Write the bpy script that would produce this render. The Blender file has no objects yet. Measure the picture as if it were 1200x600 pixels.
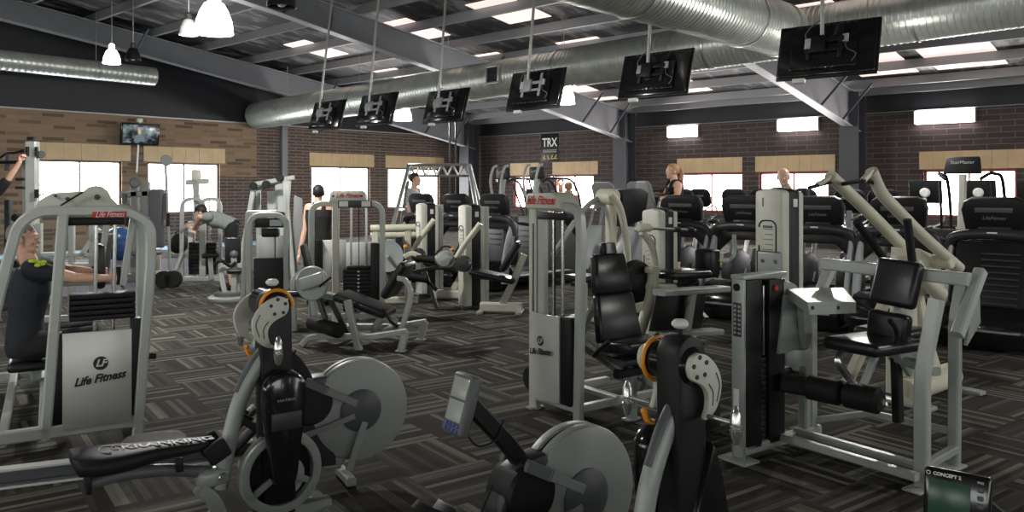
import bpy, bmesh, math, random
from mathutils import Vector, Matrix
C = bpy.context.scene.collection
PI = math.pi
random.seed(7)
EYE, FP, CX, HY = 1.6, 940.0, 600.0, 221.0      # camera height, focal length in pixels, principal point

def V(*a): return Vector(a)
def ray(px, py): return Vector(((px-CX)/FP, 1.0, (HY-py)/FP))
def ground(px, py, z=0.0):
    d = ray(px, py); t = (z-EYE)/d.z
    return Vector((d.x*t, t, z))
def wpt(px, py, D):
    d = ray(px, py); return Vector((d.x*D, D, EYE+d.z*D))

class Fr:
    """a local frame standing on the floor: origin, heading of the local x axis"""
    def __init__(s, o, deg):
        s.o = Vector(o); s.a = math.radians(deg)
        s.m = Matrix.Translation(s.o) @ Matrix.Rotation(s.a, 4, 'Z'); s.i = s.m.inverted()
        s.c = s.i @ Vector((0, 0, EYE))
    def _d(s, px, py): return s.i.to_3x3() @ ray(px, py)
    def y(s, px, py, off=0.0):          # the sight line meets the upright plane local y = off
        d = s._d(px, py); t = (off-s.c.y)/d.y; return s.c+d*t
    def x(s, px, py, off=0.0):
        d = s._d(px, py); t = (off-s.c.x)/d.x; return s.c+d*t
    def z(s, px, py, h=0.0):
        d = s._d(px, py); t = (h-s.c.z)/d.z; return s.c+d*t
    def w(s, px, py, D): return s.i @ wpt(px, py, D)

# ---------------------------------------------------------------- materials
def M_(name, col, rough=0.5, metal=0.0, spec=0.5, emit=None, es=0.0, noise=0.0, nscale=30.0, coat=0.0, bump=0.0, bscale=60.0):
    m = bpy.data.materials.new(name); m.use_nodes = True
    nt = m.node_tree; b = nt.nodes['Principled BSDF']
    b.inputs['Base Color'].default_value = (*col, 1); b.inputs['Roughness'].default_value = rough
    b.inputs['Metallic'].default_value = metal; b.inputs['Specular IOR Level'].default_value = spec
    b.inputs['Coat Weight'].default_value = coat
    if emit: b.inputs['Emission Color'].default_value = (*emit, 1); b.inputs['Emission Strength'].default_value = es
    if noise or bump:
        tc = nt.nodes.new('ShaderNodeTexCoord')
    if noise:
        n = nt.nodes.new('ShaderNodeTexNoise'); n.inputs['Scale'].default_value = nscale; n.inputs['Detail'].default_value = 3
        nt.links.new(tc.outputs['Object'], n.inputs['Vector'])
        r = nt.nodes.new('ShaderNodeMapRange'); r.inputs[1].default_value = .3; r.inputs[2].default_value = .7
        r.inputs[3].default_value = 1-noise; r.inputs[4].default_value = 1+noise
        nt.links.new(n.outputs['Fac'], r.inputs[0])
        x = nt.nodes.new('ShaderNodeVectorMath'); x.operation = 'SCALE'; x.inputs[0].default_value = col
        nt.links.new(r.outputs[0], x.inputs['Scale']); nt.links.new(x.outputs[0], b.inputs['Base Color'])
    if bump:
        n = nt.nodes.new('ShaderNodeTexNoise'); n.inputs['Scale'].default_value = bscale; n.inputs['Detail'].default_value = 2
        nt.links.new(tc.outputs['Object'], n.inputs['Vector'])
        u = nt.nodes.new('ShaderNodeBump'); u.inputs['Strength'].default_value = bump; u.inputs['Distance'].default_value = .004
        nt.links.new(n.outputs['Fac'], u.inputs['Height']); nt.links.new(u.outputs['Normal'], b.inputs['Normal'])
    return m
MAT = {}
def m(k): return MAT[k]
def D_(k, *a, **kw): MAT[k] = M_(k, *a, **kw)
D_('silver', (.35, .38, .355), .38, .18, noise=.06, nscale=8)
D_('silver_light', (.45, .48, .445), .36, .12, noise=.05, nscale=8)
D_('cream', (.60, .585, .47), .45, noise=.05, nscale=6)
D_('cream_pale', (.58, .58, .50), .42, noise=.05, nscale=6)
D_('black', (.009, .009, .010), .45, spec=.3, noise=.1, nscale=20)
D_('black_gloss', (.008, .008, .009), .16, coat=.3)
D_('vinyl', (.012, .013, .014), .30, spec=.4, bump=.06, bscale=160)
D_('rubber', (.014, .014, .014), .62, spec=.2)
D_('rail_bright', (.78, .79, .76), .32)
D_('saddle_vinyl', (.012, .013, .014), .5, spec=.22, bump=.05, bscale=120)
D_('dark_plastic', (.028, .03, .033), .42)
D_('grey_plastic', (.10, .105, .11), .45)
D_('mid_plastic', (.22, .23, .23), .45)
D_('pale_plastic', (.42, .45, .46), .4)
D_('chrome', (.62, .62, .60), .22, .85)
D_('steel', (.55, .56, .55), .28, .9)
D_('brushed', (.60, .61, .57), .36, .4, noise=.08, nscale=3)
D_('galv', (.44, .47, .43), .33, .55, noise=.12, nscale=5)
D_('duct_seam', (.62, .65, .60), .25, .9)
D_('orange', (.85, .32, .02), .4)
D_('yellow', (.75, .62, .06), .5)
D_('red', (.45, .03, .03), .45)
D_('redink', (.55, .03, .03), .5)
D_('white', (.78, .78, .76), .5)
D_('whiteink', (.82, .82, .82), .5)
D_('greyink', (.35, .35, .35), .5)
D_('blackink', (.01, .01, .01), .5)
D_('rafter', (.21, .222, .245), .55, noise=.06, nscale=3)
D_('rafter_edge', (.40, .41, .42), .4, .2)
D_('purlin', (.30, .305, .315), .42, .3)
D_('column', (.055, .06, .072), .5, noise=.06, nscale=3)
D_('cladding', (.012, .014, .019), .6, noise=.1, nscale=2)
D_('ply', (.60, .44, .25), .55, noise=.08, nscale=3)
D_('window_red', (.38, .035, .035), .5)
D_('pole', (.42, .43, .40), .4, .4)
D_('skin', (.72, .43, .31), .5, noise=.06, nscale=40)
D_('skin_tan', (.62, .36, .25), .5, noise=.06, nscale=40)
D_('hair_grey', (.24, .22, .195), .75, noise=.3, nscale=120)
D_('hair_dark', (.015, .011, .009), .6, noise=.3, nscale=120)
D_('hair_fair', (.42, .25, .11), .6, noise=.25, nscale=120)
D_('navy', (.018, .022, .032), .85, noise=.15, nscale=20)
D_('cloth_black', (.010, .010, .011), .85)
D_('cloth_grey', (.25, .28, .26), .85, noise=.1, nscale=20)
D_('cloth_pale', (.34, .34, .37), .85)
D_('lime', (.50, .62, .04), .7)
D_('plate', (.30, .32, .32), .5, .2)
D_('lcd_green', (.030, .085, .055), .25)
D_('lcd_grey', (.42, .45, .40), .25)
D_('blue_key', (.05, .09, .28), .5)
D_('blue_ball', (.04, .12, .32), .3)
D_('mat_blue', (.22, .42, .55), .7)
D_('wheel_grey', (.30, .325, .305), .42, .05)
D_('wheel_dark', (.075, .082, .085), .45)
D_('screen_dark', (.006, .008, .010), .15)
D_('glass_dark', (.03, .03, .035), .12)
D_('eye_white', (.75, .72, .68), .3)
D_('lip', (.40, .16, .12), .5)

def nodes(mat): return mat.node_tree.nodes, mat.node_tree.links

# ---------------------------------------------------------------- mesh builder
class MB:
    def __init__(s): s.v = []; s.f = []
    def add(s, vs, fs, mat=None):
        n = len(s.v)
        s.v += [(mat @ Vector(p)) if mat else Vector(p) for p in vs]
        s.f += [tuple(i+n for i in f) for f in fs]
        return s
    def bm(s, b, mat=None):
        b.verts.index_update()
        s.add([v.co.copy() for v in b.verts], [[v.index for v in f.verts] for f in b.faces], mat); b.free(); return s
    def box(s, c, size, bev=0.0, seg=2, rot=None):
        b = bmesh.new(); bmesh.ops.create_cube(b, size=1.0)
        for v in b.verts: v.co = Vector((v.co.x*size[0], v.co.y*size[1], v.co.z*size[2]))
        if bev: bmesh.ops.bevel(b, geom=list(b.edges), offset=min(bev, min(size)*.49), segments=seg, affect='EDGES', profile=.5)
        M = Matrix.Translation(Vector(c)) @ (rot.to_4x4() if rot else Matrix.Identity(4))
        return s.bm(b, M)
    def boxab(s, a, b, bev=0.0):
        a, b = Vector(a), Vector(b); return s.box((a+b)/2, tuple(abs(x) for x in (b-a)), bev)
    def sweep(s, pts, prof, up=(0, 0, 1), caps=True, scale=None):
        """profile points (a,b): a along the side axis, b along up'"""
        pts = [Vector(p) for p in pts]; n = len(pts); k = len(prof); up = Vector(up).normalized()
        vs = []; fs = []; prev = None
        for i, p in enumerate(pts):
            t0 = (p-pts[i-1]).normalized() if i else None
            t1 = (pts[i+1]-p).normalized() if i < n-1 else None
            t = (t0+t1).normalized() if t0 and t1 and (t0+t1).length > 1e-6 else (t0 or t1)
            if prev is None:
                side = t.cross(up)
                if side.length < 1e-4: side = t.cross(Vector((1, 0, 0)) if abs(t.x) < .9 else Vector((0, 1, 0)))
            else:
                side = prev - t*prev.dot(t)
            side.normalize(); prev = side; u = side.cross(t).normalized()
            st = 1.0
            if t0 and t1:
                cs = max(.35, math.sqrt(max(0, (1+t0.dot(t1))/2))); bend = (t1-t0)
                st = 1/cs
            sc = scale[i] if scale else 1.0
            for (a, b) in prof:
                o = side*a*sc + u*b*sc
                if t0 and t1 and (t1-t0).length > 1e-5:
                    bd = (t1-t0).normalized(); o = o + bd*(o.dot(bd))*(st-1)
                vs.append(p+o)
        for i in range(n-1):
            for j in range(k):
                a = i*k+j; b = i*k+(j+1) % k
                fs.append((a, b, b+k, a+k))
        if caps:
            fs.append(tuple(range(k-1, -1, -1))); fs.append(tuple(range((n-1)*k, n*k)))
        return s.add(vs, fs)
    def tube(s, pts, r, seg=12, scale=None, up=(0, 0, 1)):
        return s.sweep(pts, [(r*math.cos(2*PI*j/seg), r*math.sin(2*PI*j/seg)) for j in range(seg)], up, True, scale)
    def bar(s, pts, w, h, up=(0, 1, 0), bev=None, scale=None):
        """rectangular tube: h is its size along `up`, w the other way"""
        c = min(w, h)*.16 if bev is None else bev; a, b = w/2, h/2
        pr = [(a-c, -b), (a, -b+c), (a, b-c), (a-c, b), (-a+c, b), (-a, b-c), (-a, -b+c), (-a+c, -b)]
        return s.sweep(pts, pr, up, True, scale)
    def oval(s, pts, w, h, up=(0, 1, 0), seg=14, scale=None):
        return s.sweep(pts, [(w/2*math.cos(2*PI*j/seg), h/2*math.sin(2*PI*j/seg)) for j in range(seg)], up, True, scale)
    def lathe(s, prof, o=(0, 0, 0), ax=(0, 0, 1), seg=24):
        """(radius, along-axis) pairs"""
        ax = Vector(ax).normalized(); q = Vector((0, 0, 1)).rotation_difference(ax).to_matrix().to_4x4()
        M = Matrix.Translation(Vector(o)) @ q; vs = []; fs = []; k = len(prof)
        for j in range(seg):
            a = 2*PI*j/seg
            for (r, z) in prof: vs.append((r*math.cos(a), r*math.sin(a), z))
        for j in range(seg):
            for i in range(k-1):
                a = j*k+i; b = ((j+1) % seg)*k+i
                fs.append((a, b, b+1, a+1))
        ring = (abs(prof[0][0]-prof[-1][0])+abs(prof[0][1]-prof[-1][1])) < 1e-6
        if prof[0][0] > 1e-5 and not ring: fs.append(tuple(j*k for j in range(seg-1, -1, -1)))
        if prof[-1][0] > 1e-5 and not ring: fs.append(tuple(j*k+k-1 for j in range(seg)))
        return s.add(vs, fs, M)
    def cyl(s, a, b, r, seg=20, bev=0.0):
        a, b = Vector(a), Vector(b); L = (b-a).length; e = bev
        pr = [(r-e, 0), (r, e), (r, L-e), (r-e, L)] if e else [(r, 0), (r, L)]
        return s.lathe(pr, a, b-a, seg)
    def prism(s, poly, a0, a1, plane='xz', bev=0.0):
        """polygon in a plane, thickened from a0 to a1 along the third axis"""
        f = {'xz': lambda p, a: (p[0], a, p[1]), 'xy': lambda p, a: (p[0], p[1], a), 'yz': lambda p, a: (a, p[0], p[1])}[plane]
        b = bmesh.new(); vs = [b.verts.new(f(p, a0)) for p in poly]; fc = b.faces.new(vs)
        r = bmesh.ops.extrude_face_region(b, geom=[fc])
        d = Vector(f((0, 0), a1))-Vector(f((0, 0), a0))
        bmesh.ops.translate(b, vec=d, verts=[e for e in r['geom'] if isinstance(e, bmesh.types.BMVert)])
        if bev:
            ed = [e for e in b.edges if len(e.link_faces) == 2 and any(len(x.verts) == len(poly) for x in e.link_faces)]
            bmesh.ops.bevel(b, geom=ed, offset=bev, segments=2, affect='EDGES', profile=.5)
        bmesh.ops.recalc_face_normals(b, faces=b.faces)
        return s.bm(b)
    def ball(s, c, r, seg=16, rot=None):
        r = (r, r, r) if isinstance(r, (int, float)) else r
        b = bmesh.new(); bmesh.ops.create_uvsphere(b, u_segments=seg, v_segments=max(6, seg*2//3), radius=1.0)
        for v in b.verts: v.co = Vector((v.co.x*r[0], v.co.y*r[1], v.co.z*r[2]))
        return s.bm(b, Matrix.Translation(Vector(c)) @ (rot.to_4x4() if rot else Matrix.Identity(4)))
    def loft(s, rings, close=True, caps=True):
        k = len(rings[0]); vs = [p for r in rings for p in r]; fs = []
        for i in range(len(rings)-1):
            for j in range(k if close else k-1):
                a = i*k+j; b = i*k+(j+1) % k; fs.append((a, b, b+k, a+k))
        if caps:
            fs.append(tuple(range(k-1, -1, -1))); fs.append(tuple(range((len(rings)-1)*k, len(rings)*k)))
        return s.add(vs, fs)
    def obox(s, a, b, w, h, up=(0, 1, 0), bev=.02, seg=3):
        """padded block from a to b (long way), w thick, h along up"""
        a, b = Vector(a), Vector(b); t = (b-a).normalized(); up = Vector(up); sd = t.cross(up).normalized(); u = sd.cross(t).normalized()
        return s.box((a+b)/2, ((b-a).length, w, h), bev, seg, Matrix((t, sd, u)).transposed())
    def build(s, name, mat, parent=None, sharp=35):
        me = bpy.data.meshes.new(name); me.from_pydata([tuple(v) for v in s.v], [], s.f); me.validate(); me.update()
        b = bmesh.new(); b.from_mesh(me); bmesh.ops.recalc_face_normals(b, faces=b.faces); b.to_mesh(me); b.free()
        me.shade_smooth(); me.set_sharp_from_angle(angle=math.radians(sharp))
        o = bpy.data.objects.new(name, me); C.objects.link(o)
        me.materials.append(MAT[mat] if isinstance(mat, str) else mat)
        if parent: o.parent = parent
        return o

def fil(pts, r, n=5):
    """round the inner corners of a polyline"""
    pts = [Vector(p) for p in pts]; out = [pts[0]]
    for i in range(1, len(pts)-1):
        p, a, b = pts[i], pts[i-1], pts[i+1]
        rr = r[i-1] if isinstance(r, (list, tuple)) else r
        da, db = (a-p), (b-p); d = min(rr, da.length*.48, db.length*.48)
        A, B = p+da.normalized()*d, p+db.normalized()*d
        for k in range(n+1):
            t = k/n; out.append(A*(1-t)**2+p*2*t*(1-t)+B*t*t)
    out.append(pts[-1]); return out
def spl(pts, n=6):
    """smooth curve through the points"""
    P = [Vector(p) for p in pts]; Q = [P[0]*2-P[1]]+P+[P[-1]*2-P[-2]]; out = []
    for i in range(1, len(Q)-2):
        for k in range(n):
            t = k/n; a, b, c, d = Q[i-1], Q[i], Q[i+1], Q[i+2]
            out.append(.5*((2*b)+(c-a)*t+(2*a-5*b+4*c-d)*t*t+(3*b-a-3*c+d)*t**3))
    out.append(P[-1]); return out
def arc(c, r, a0, a1, n=16, plane='xz', y=0.0):
    out = []
    for k in range(n+1):
        a = math.radians(a0+(a1-a0)*k/n); p = (c[0]+r*math.cos(a), c[1]+r*math.sin(a))
        out.append({'xz': (p[0], y, p[1]), 'xy': (p[0], p[1], y), 'yz': (y, p[0], p[1])}[plane])
    return out
def rrect(w, h, r, n=4, cx=0, cy=0):
    out = []
    for (sx, sy, a0) in ((1, 1, 0), (-1, 1, 90), (-1, -1, 180), (1, -1, 270)):
        for k in range(n+1):
            a = math.radians(a0+90*k/n); out.append((cx+sx*(w/2-r)+r*math.cos(a), cy+sy*(h/2-r)+r*math.sin(a)))
    return out

# ---------------------------------------------------------------- things
def tag(o, label, cat, group=None):
    o['label'] = label; o['category'] = cat
    if group: o['group'] = group
    return o
def thing(name, fr, label, cat, group=None):
    o = bpy.data.objects.new(name, None); C.objects.link(o); o.empty_display_size = .1
    o.matrix_world = fr.m if isinstance(fr, Fr) else fr
    return tag(o, label, cat, group)
def struct(o): o['kind'] = 'structure'; return o
def copy_tree(o, parent=None):
    c = o.copy(); C.objects.link(c); c.parent = parent
    for ch in o.children: copy_tree(ch, c)
    return c
def dup(o, fr, label, group=None):
    c = copy_tree(o); c.matrix_world = fr.m if isinstance(fr, Fr) else fr; c['label'] = label
    if group: c['group'] = group
    return c
def text(name, s, size, mat, M, parent, shear=0.0, ext=.0012, align='CENTER', sx=1.0, bold=0.0):
    cu = bpy.data.curves.new(name, 'FONT'); cu.body = s; cu.size = size; cu.extrude = ext; cu.align_x = align; cu.align_y = 'CENTER'
    cu.shear = shear; cu.offset = bold; cu.resolution_u = 3
    t = bpy.data.objects.new(name, cu); C.objects.link(t)
    dg = bpy.context.evaluated_depsgraph_get(); dg.update()
    me = bpy.data.meshes.new_from_object(t.evaluated_get(dg)); bpy.data.objects.remove(t); bpy.data.curves.remove(cu)
    me.name = name
    if sx != 1.0: me.transform(Matrix.Diagonal((sx, 1, 1, 1)))
    me.materials.clear(); me.materials.append(MAT[mat]); me.transform(M)
    o = bpy.data.objects.new(name, me); C.objects.link(o); o.parent = parent; return o
def face(o, xdir, ydir):
    """matrix placing flat lettering: its x along xdir, its y along ydir"""
    x = Vector(xdir).normalized(); y = Vector(ydir); y = (y-x*y.dot(x)).normalized(); z = x.cross(y)
    R = Matrix((x, y, z)).transposed().to_4x4(); return Matrix.Translation(Vector(o)) @ R
# ================================================================ the hall
B = Fr((-1.8, 31.0, 0), -132.0)          # local x: away from the right-hand wall, y: along it from the corner
def roof(w): return 3.95+.13*w
def bput(o): o.matrix_world = B.m; return o

def brick_mat(name, c1, c2, mortar, axis, left=False):
    mat = bpy.data.materials.new(name); mat.use_nodes = True; N, L = nodes(mat); b = N['Principled BSDF']
    b.inputs['Roughness'].default_value = .85
    tc = N.new('ShaderNodeTexCoord'); sp = N.new('ShaderNodeSeparateXYZ'); cb = N.new('ShaderNodeCombineXYZ')
    L.new(tc.outputs['Object'], sp.inputs[0]); L.new(sp.outputs[axis], cb.inputs[0]); L.new(sp.outputs[2], cb.inputs[1])
    def br(a, d, mo, bias, bw_=.52, rh=.10):
        t = N.new('ShaderNodeTexBrick'); L.new(cb.outputs[0], t.inputs['Vector'])
        t.inputs['Color1'].default_value = (*a, 1); t.inputs['Color2'].default_value = (*d, 1); t.inputs['Mortar'].default_value = (*mo, 1)
        t.inputs['Scale'].default_value = 1.0; t.inputs['Mortar Size'].default_value = .012; t.inputs['Bias'].default_value = bias
        t.inputs['Brick Width'].default_value = bw_; t.inputs['Row Height'].default_value = rh; t.inputs['Mortar Smooth'].default_value = .3
        return t
    t = br(c1, c2, mortar, 0.0, .52 if left else .58, .10 if left else .14); col = t.outputs['Color']
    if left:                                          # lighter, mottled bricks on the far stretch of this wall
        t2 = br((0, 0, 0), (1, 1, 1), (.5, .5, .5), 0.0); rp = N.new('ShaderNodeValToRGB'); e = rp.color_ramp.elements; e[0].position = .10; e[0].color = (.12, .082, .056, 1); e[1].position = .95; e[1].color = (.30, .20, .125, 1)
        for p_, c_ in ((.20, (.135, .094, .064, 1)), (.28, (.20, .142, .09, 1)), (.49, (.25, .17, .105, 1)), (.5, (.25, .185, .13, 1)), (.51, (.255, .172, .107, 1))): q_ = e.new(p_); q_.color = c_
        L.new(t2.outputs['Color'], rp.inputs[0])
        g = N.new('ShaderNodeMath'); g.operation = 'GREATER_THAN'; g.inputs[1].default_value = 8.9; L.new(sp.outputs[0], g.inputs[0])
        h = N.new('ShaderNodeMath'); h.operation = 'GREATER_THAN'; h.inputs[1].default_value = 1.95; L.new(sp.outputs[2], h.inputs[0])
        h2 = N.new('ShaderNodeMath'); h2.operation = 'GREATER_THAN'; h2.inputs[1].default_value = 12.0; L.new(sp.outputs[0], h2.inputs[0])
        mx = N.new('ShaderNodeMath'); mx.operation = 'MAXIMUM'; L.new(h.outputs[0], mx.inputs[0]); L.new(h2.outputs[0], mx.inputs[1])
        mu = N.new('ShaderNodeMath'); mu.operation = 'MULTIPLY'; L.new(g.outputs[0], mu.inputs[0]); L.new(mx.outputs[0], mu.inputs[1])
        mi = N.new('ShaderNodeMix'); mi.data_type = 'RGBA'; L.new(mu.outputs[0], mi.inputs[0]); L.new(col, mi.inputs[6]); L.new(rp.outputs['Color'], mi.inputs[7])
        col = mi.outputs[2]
    L.new(col, b.inputs['Base Color'])
    u = N.new('ShaderNodeBump'); u.inputs['Strength'].default_value = .5; u.inputs['Distance'].default_value = .01; u.invert = True
    L.new(t.outputs['Fac'], u.inputs['Height']); L.new(u.outputs['Normal'], b.inputs['Normal'])
    MAT[name] = mat
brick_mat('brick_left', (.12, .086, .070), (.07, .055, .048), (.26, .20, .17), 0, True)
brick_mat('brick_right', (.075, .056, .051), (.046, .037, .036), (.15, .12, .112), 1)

def carpet_mat():
    mat = bpy.data.materials.new('carpet'); mat.use_nodes = True; N, L = nodes(mat); b = N['Principled BSDF']
    b.inputs['Roughness'].default_value = .92; b.inputs['Specular IOR Level'].default_value = .18
    def ma(op, a, c=None):
        n = N.new('ShaderNodeMath'); n.operation = op
        for i, x in enumerate((a, c)):
            if x is None: continue
            if isinstance(x, (int, float)): n.inputs[i].default_value = x
            else: L.new(x, n.inputs[i])
        return n.outputs[0]
    tc = N.new('ShaderNodeTexCoord'); sp = N.new('ShaderNodeSeparateXYZ'); L.new(tc.outputs['Object'], sp.inputs[0])
    x = ma('MULTIPLY', sp.outputs[0], 2.0); y = ma('MULTIPLY', sp.outputs[1], 2.0)
    ix = ma('FLOOR', x); iy = ma('FLOOR', y)
    par = ma('FLOORED_MODULO', ma('ADD', ix, iy), 2.0)
    mi = N.new('ShaderNodeMix'); mi.data_type = 'FLOAT'; L.new(par, mi.inputs[0]); L.new(y, mi.inputs[2]); L.new(x, mi.inputs[3])
    t = mi.outputs[0]
    def stripes(n, k):
        wn = N.new('ShaderNodeTexWhiteNoise'); wn.noise_dimensions = '1D'
        L.new(ma('ADD', ma('FLOOR', ma('MULTIPLY', t, n)), ma('ADD', ma('MULTIPLY', ix, 37.3+k), ma('MULTIPLY', iy, 91.7+k))), wn.inputs['W'])
        return wn.outputs['Value']
    s1 = stripes(14, .0); s2 = stripes(41, 5.1)
    f = ma('ADD', ma('MULTIPLY', s1, .82), ma('MULTIPLY', s2, .18))
    r = N.new('ShaderNodeValToRGB'); e = r.color_ramp.elements
    e[0].position = .15; e[0].color = (.026, .024, .020, 1); e[1].position = .86; e[1].color = (.165, .158, .130, 1)
    for p, c in ((.42, (.036, .033, .027, 1)), (.60, (.056, .052, .042, 1)), (.72, (.085, .081, .067, 1))):
        q = e.new(p); q.color = c
    L.new(f, r.inputs[0])
    n = N.new('ShaderNodeTexNoise'); n.inputs['Scale'].default_value = 260; n.inputs['Detail'].default_value = 1; L.new(tc.outputs['Object'], n.inputs['Vector'])
    mr = N.new('ShaderNodeMapRange'); mr.inputs[1].default_value = .3; mr.inputs[2].default_value = .7; mr.inputs[3].default_value = .72; mr.inputs[4].default_value = 1.28
    L.new(n.outputs['Fac'], mr.inputs[0])
    sc = N.new('ShaderNodeVectorMath'); sc.operation = 'SCALE'; L.new(r.outputs[0], sc.inputs[0]); L.new(mr.outputs[0], sc.inputs['Scale'])
    L.new(sc.outputs[0], b.inputs['Base Color'])
    u = N.new('ShaderNodeBump'); u.inputs['Strength'].default_value = .3; u.inputs['Distance'].default_value = .003
    L.new(n.outputs['Fac'], u.inputs['Height']); L.new(u.outputs['Normal'], b.inputs['Normal'])
    MAT['carpet'] = mat
carpet_mat()

# floor
K = Fr((-.172, 4.744, 0), 36.0)
WW, SS = 31.0, 31.0
cor = [K.i @ (B.m @ Vector(p)) for p in ((-.3, -.3, 0), (WW, -.3, 0), (WW, SS, 0), (-.3, SS, 0))]
mb = MB(); mb.add(cor+[c-Vector((0, 0, .2)) for c in cor], [(0, 1, 2, 3), (7, 6, 5, 4)]+[(i, i+4, (i+1) % 4+4, (i+1) % 4) for i in range(4)])
o = struct(mb.build('floor', 'carpet')); o.matrix_world = K.m
D_('carpet_purple', (.15, .13, .185), .9, noise=.12, nscale=60)
pg = [(20, 350), (152, 345), (228, 328), (330, 312), (330, 301), (60, 305)]
mb = MB(); gp = [ground(*p) for p in pg]; mb.prism([(p.x, p.y) for p in gp], .0005, .006, 'xy')
struct(mb.build('floor_inlay', 'carpet_purple'))
mb = MB(); mb.boxab((8.5, .1, 0), (20, 1.6, .025)); bput(struct(mb.build('floor_mat', 'mat_blue')))

# walls: courses of brick round the window openings
def wall(name, mat, axis, length, top, wins, th=.24):
    mb = MB()
    def blk(a0, a1, z0, z1):
        if a1-a0 < .01: return
        if axis == 0: mb.boxab((a0, -th, z0), (a1, 0, z1))
        else: mb.boxab((-th, a0, z0), (0, a1, z1))
    cur = -th
    for (a, b, z0, z1) in wins:
        blk(cur, a, 0, top); blk(a, b, 0, z0); blk(a, b, z1, top); cur = b
    blk(cur, length, 0, top)
    return bput(struct(mb.build(name, mat)))
nwin = 1
LW = [(1.36, 3.8, .9, 2.33), (4.6, 6.96, .9, 2.33), (10.1, 12.2, .9, 2.33), (12.88, 14.95, .9, 2.33), (16.2, 18.3, .9, 2.33)]
RW = [(2.5, 3.66, .9, 2.06), (4.42, 6.1, .9, 2.06), (9.4, 11.45, .9, 2.06), (11.95, 13.95, .9, 2.06), (16.3, 18.3, .9, 2.06), (18.45, 20.5, .9, 2.06)]
wall('wall_left', 'brick_left', 0, WW, 3.55, LW)
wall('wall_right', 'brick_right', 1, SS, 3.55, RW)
MAT['daylight'] = M_('daylight', (.9, .93, .95), .4, emit=(1.0, .985, .97), es=8.0)
def window(name, axis, a, b, z0, z1, frame):
    """frame with a middle bar, and a bright pane set back in the opening"""
    mb = MB(); e = .055
    def bx(p0, p1, q0, q1, d0=-.15, d1=-.06):
        if axis == 0: mb.boxab((p0, d0, q0), (p1, d1, q1))
        else: mb.boxab((d0, p0, q0), (d1, p1, q1))
    bx(a, b, z0, z0+e); bx(a, b, z1-e, z1); bx(a, a+e, z0, z1); bx(b-e, b, z0, z1); c = (a+b)/2; bx(c-.02, c+.02, z0, z1)
    o = bput(struct(mb.build(name, frame)))
    mb = MB(); bx(a+.01, b-.01, z0+.01, z1-.01, -.13, -.12)
    p = mb.build('window_pane', 'daylight', o); p['kind'] = 'structure'
D_('window_bronze', (.10, .075, .06), .5)
n = 1
for (a, b, z0, z1) in LW: window('window_%d' % n, 0, a, b, z0, z1, 'window_bronze'); n += 1
for (a, b, z0, z1) in RW: window('window_%d' % n, 1, a, b, z0, z1, 'window_red'); n += 1
# plywood boards above the windows: one joint every 0.3 m
def board(axis, a, b, z0, z1, step):
    global n
    mb = MB(); k = max(1, round((b-a)/step)); w = (b-a)/k
    for i in range(k):
        p0, p1 = a+i*w+.003, a+(i+1)*w-.003
        if axis == 0: mb.boxab((p0, .0, z0), (p1, .03, z1))
        else: mb.boxab((.0, p0, z0), (.03, p1, z1))
    bput(struct(mb.build('trim_%d' % n, 'ply'))); n += 1
for (a, b) in ((1.15, 3.95), (4.45, 7.05), (9.95, 12.32), (12.66, 15.15), (16.0, 18.5)): board(0, a, b, 2.34, 2.76, .42)
for (a, b) in ((2.36, 3.73), (4.35, 6.3), (9.3, 11.45), (11.85, 14.12), (16.2, 20.7)): board(1, a, b, 2.08, 2.52, .33)
# the two walls behind the camera; their unseen glowing windows are added as fill
def backwall(name, horiz, pos, length):
    mb = MB(); k = 5; seg = length/k; H = 8.6
    def blk(a0, a1, z0, z1):
        if horiz: mb.boxab((a0, pos, z0), (a1, pos+.24, z1))
        else: mb.boxab((pos, a0, z0), (pos+.24, a1, z1))
    for i in range(k):
        a = i*seg; blk(a, a+.9, 0, H); blk(a+seg-.9, a+seg, 0, H); blk(a+.9, a+seg-.9, 0, .9); blk(a+.9, a+seg-.9, 2.6, H)
    bput(struct(mb.build(name, 'brick_left' if horiz else 'brick_right')))
    for i in range(k):
        global nwin
        a = i*seg+.9; b = a+seg-1.8
        mb = MB(); c = (a+b)/2
        for (p0, p1, z0, z1) in ((a, b, .9, .96), (a, b, 2.54, 2.6), (a, a+.06, .9, 2.6), (b-.06, b, .9, 2.6), (c-.02, c+.02, .9, 2.6)):
            if horiz: mb.boxab((p0, pos+.06, z0), (p1, pos+.15, z1))
            else: mb.boxab((pos+.06, p0, z0), (pos+.15, p1, z1))
        o = bput(struct(mb.build('window_%d' % nwin, 'window_bronze'))); nwin += 1
        mb = MB()
        if horiz: mb.boxab((a+.01, pos+.12, .91), (b-.01, pos+.13, 2.59))
        else: mb.boxab((pos+.12, a+.01, .91), (pos+.13, b-.01, 2.59))
        q = mb.build('window_pane', 'window_fill', o); q['kind'] = 'structure'
MAT['window_fill'] = M_('window_fill', (.9, .93, .95), .4, emit=(.97, 1.0, .97), es=2.6)  # soft glow of the added panes, lighting the machine fronts
nwin = n
backwall('wall_back', False, WW, SS); backwall('wall_front', True, SS, WW)
n = 1
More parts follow.
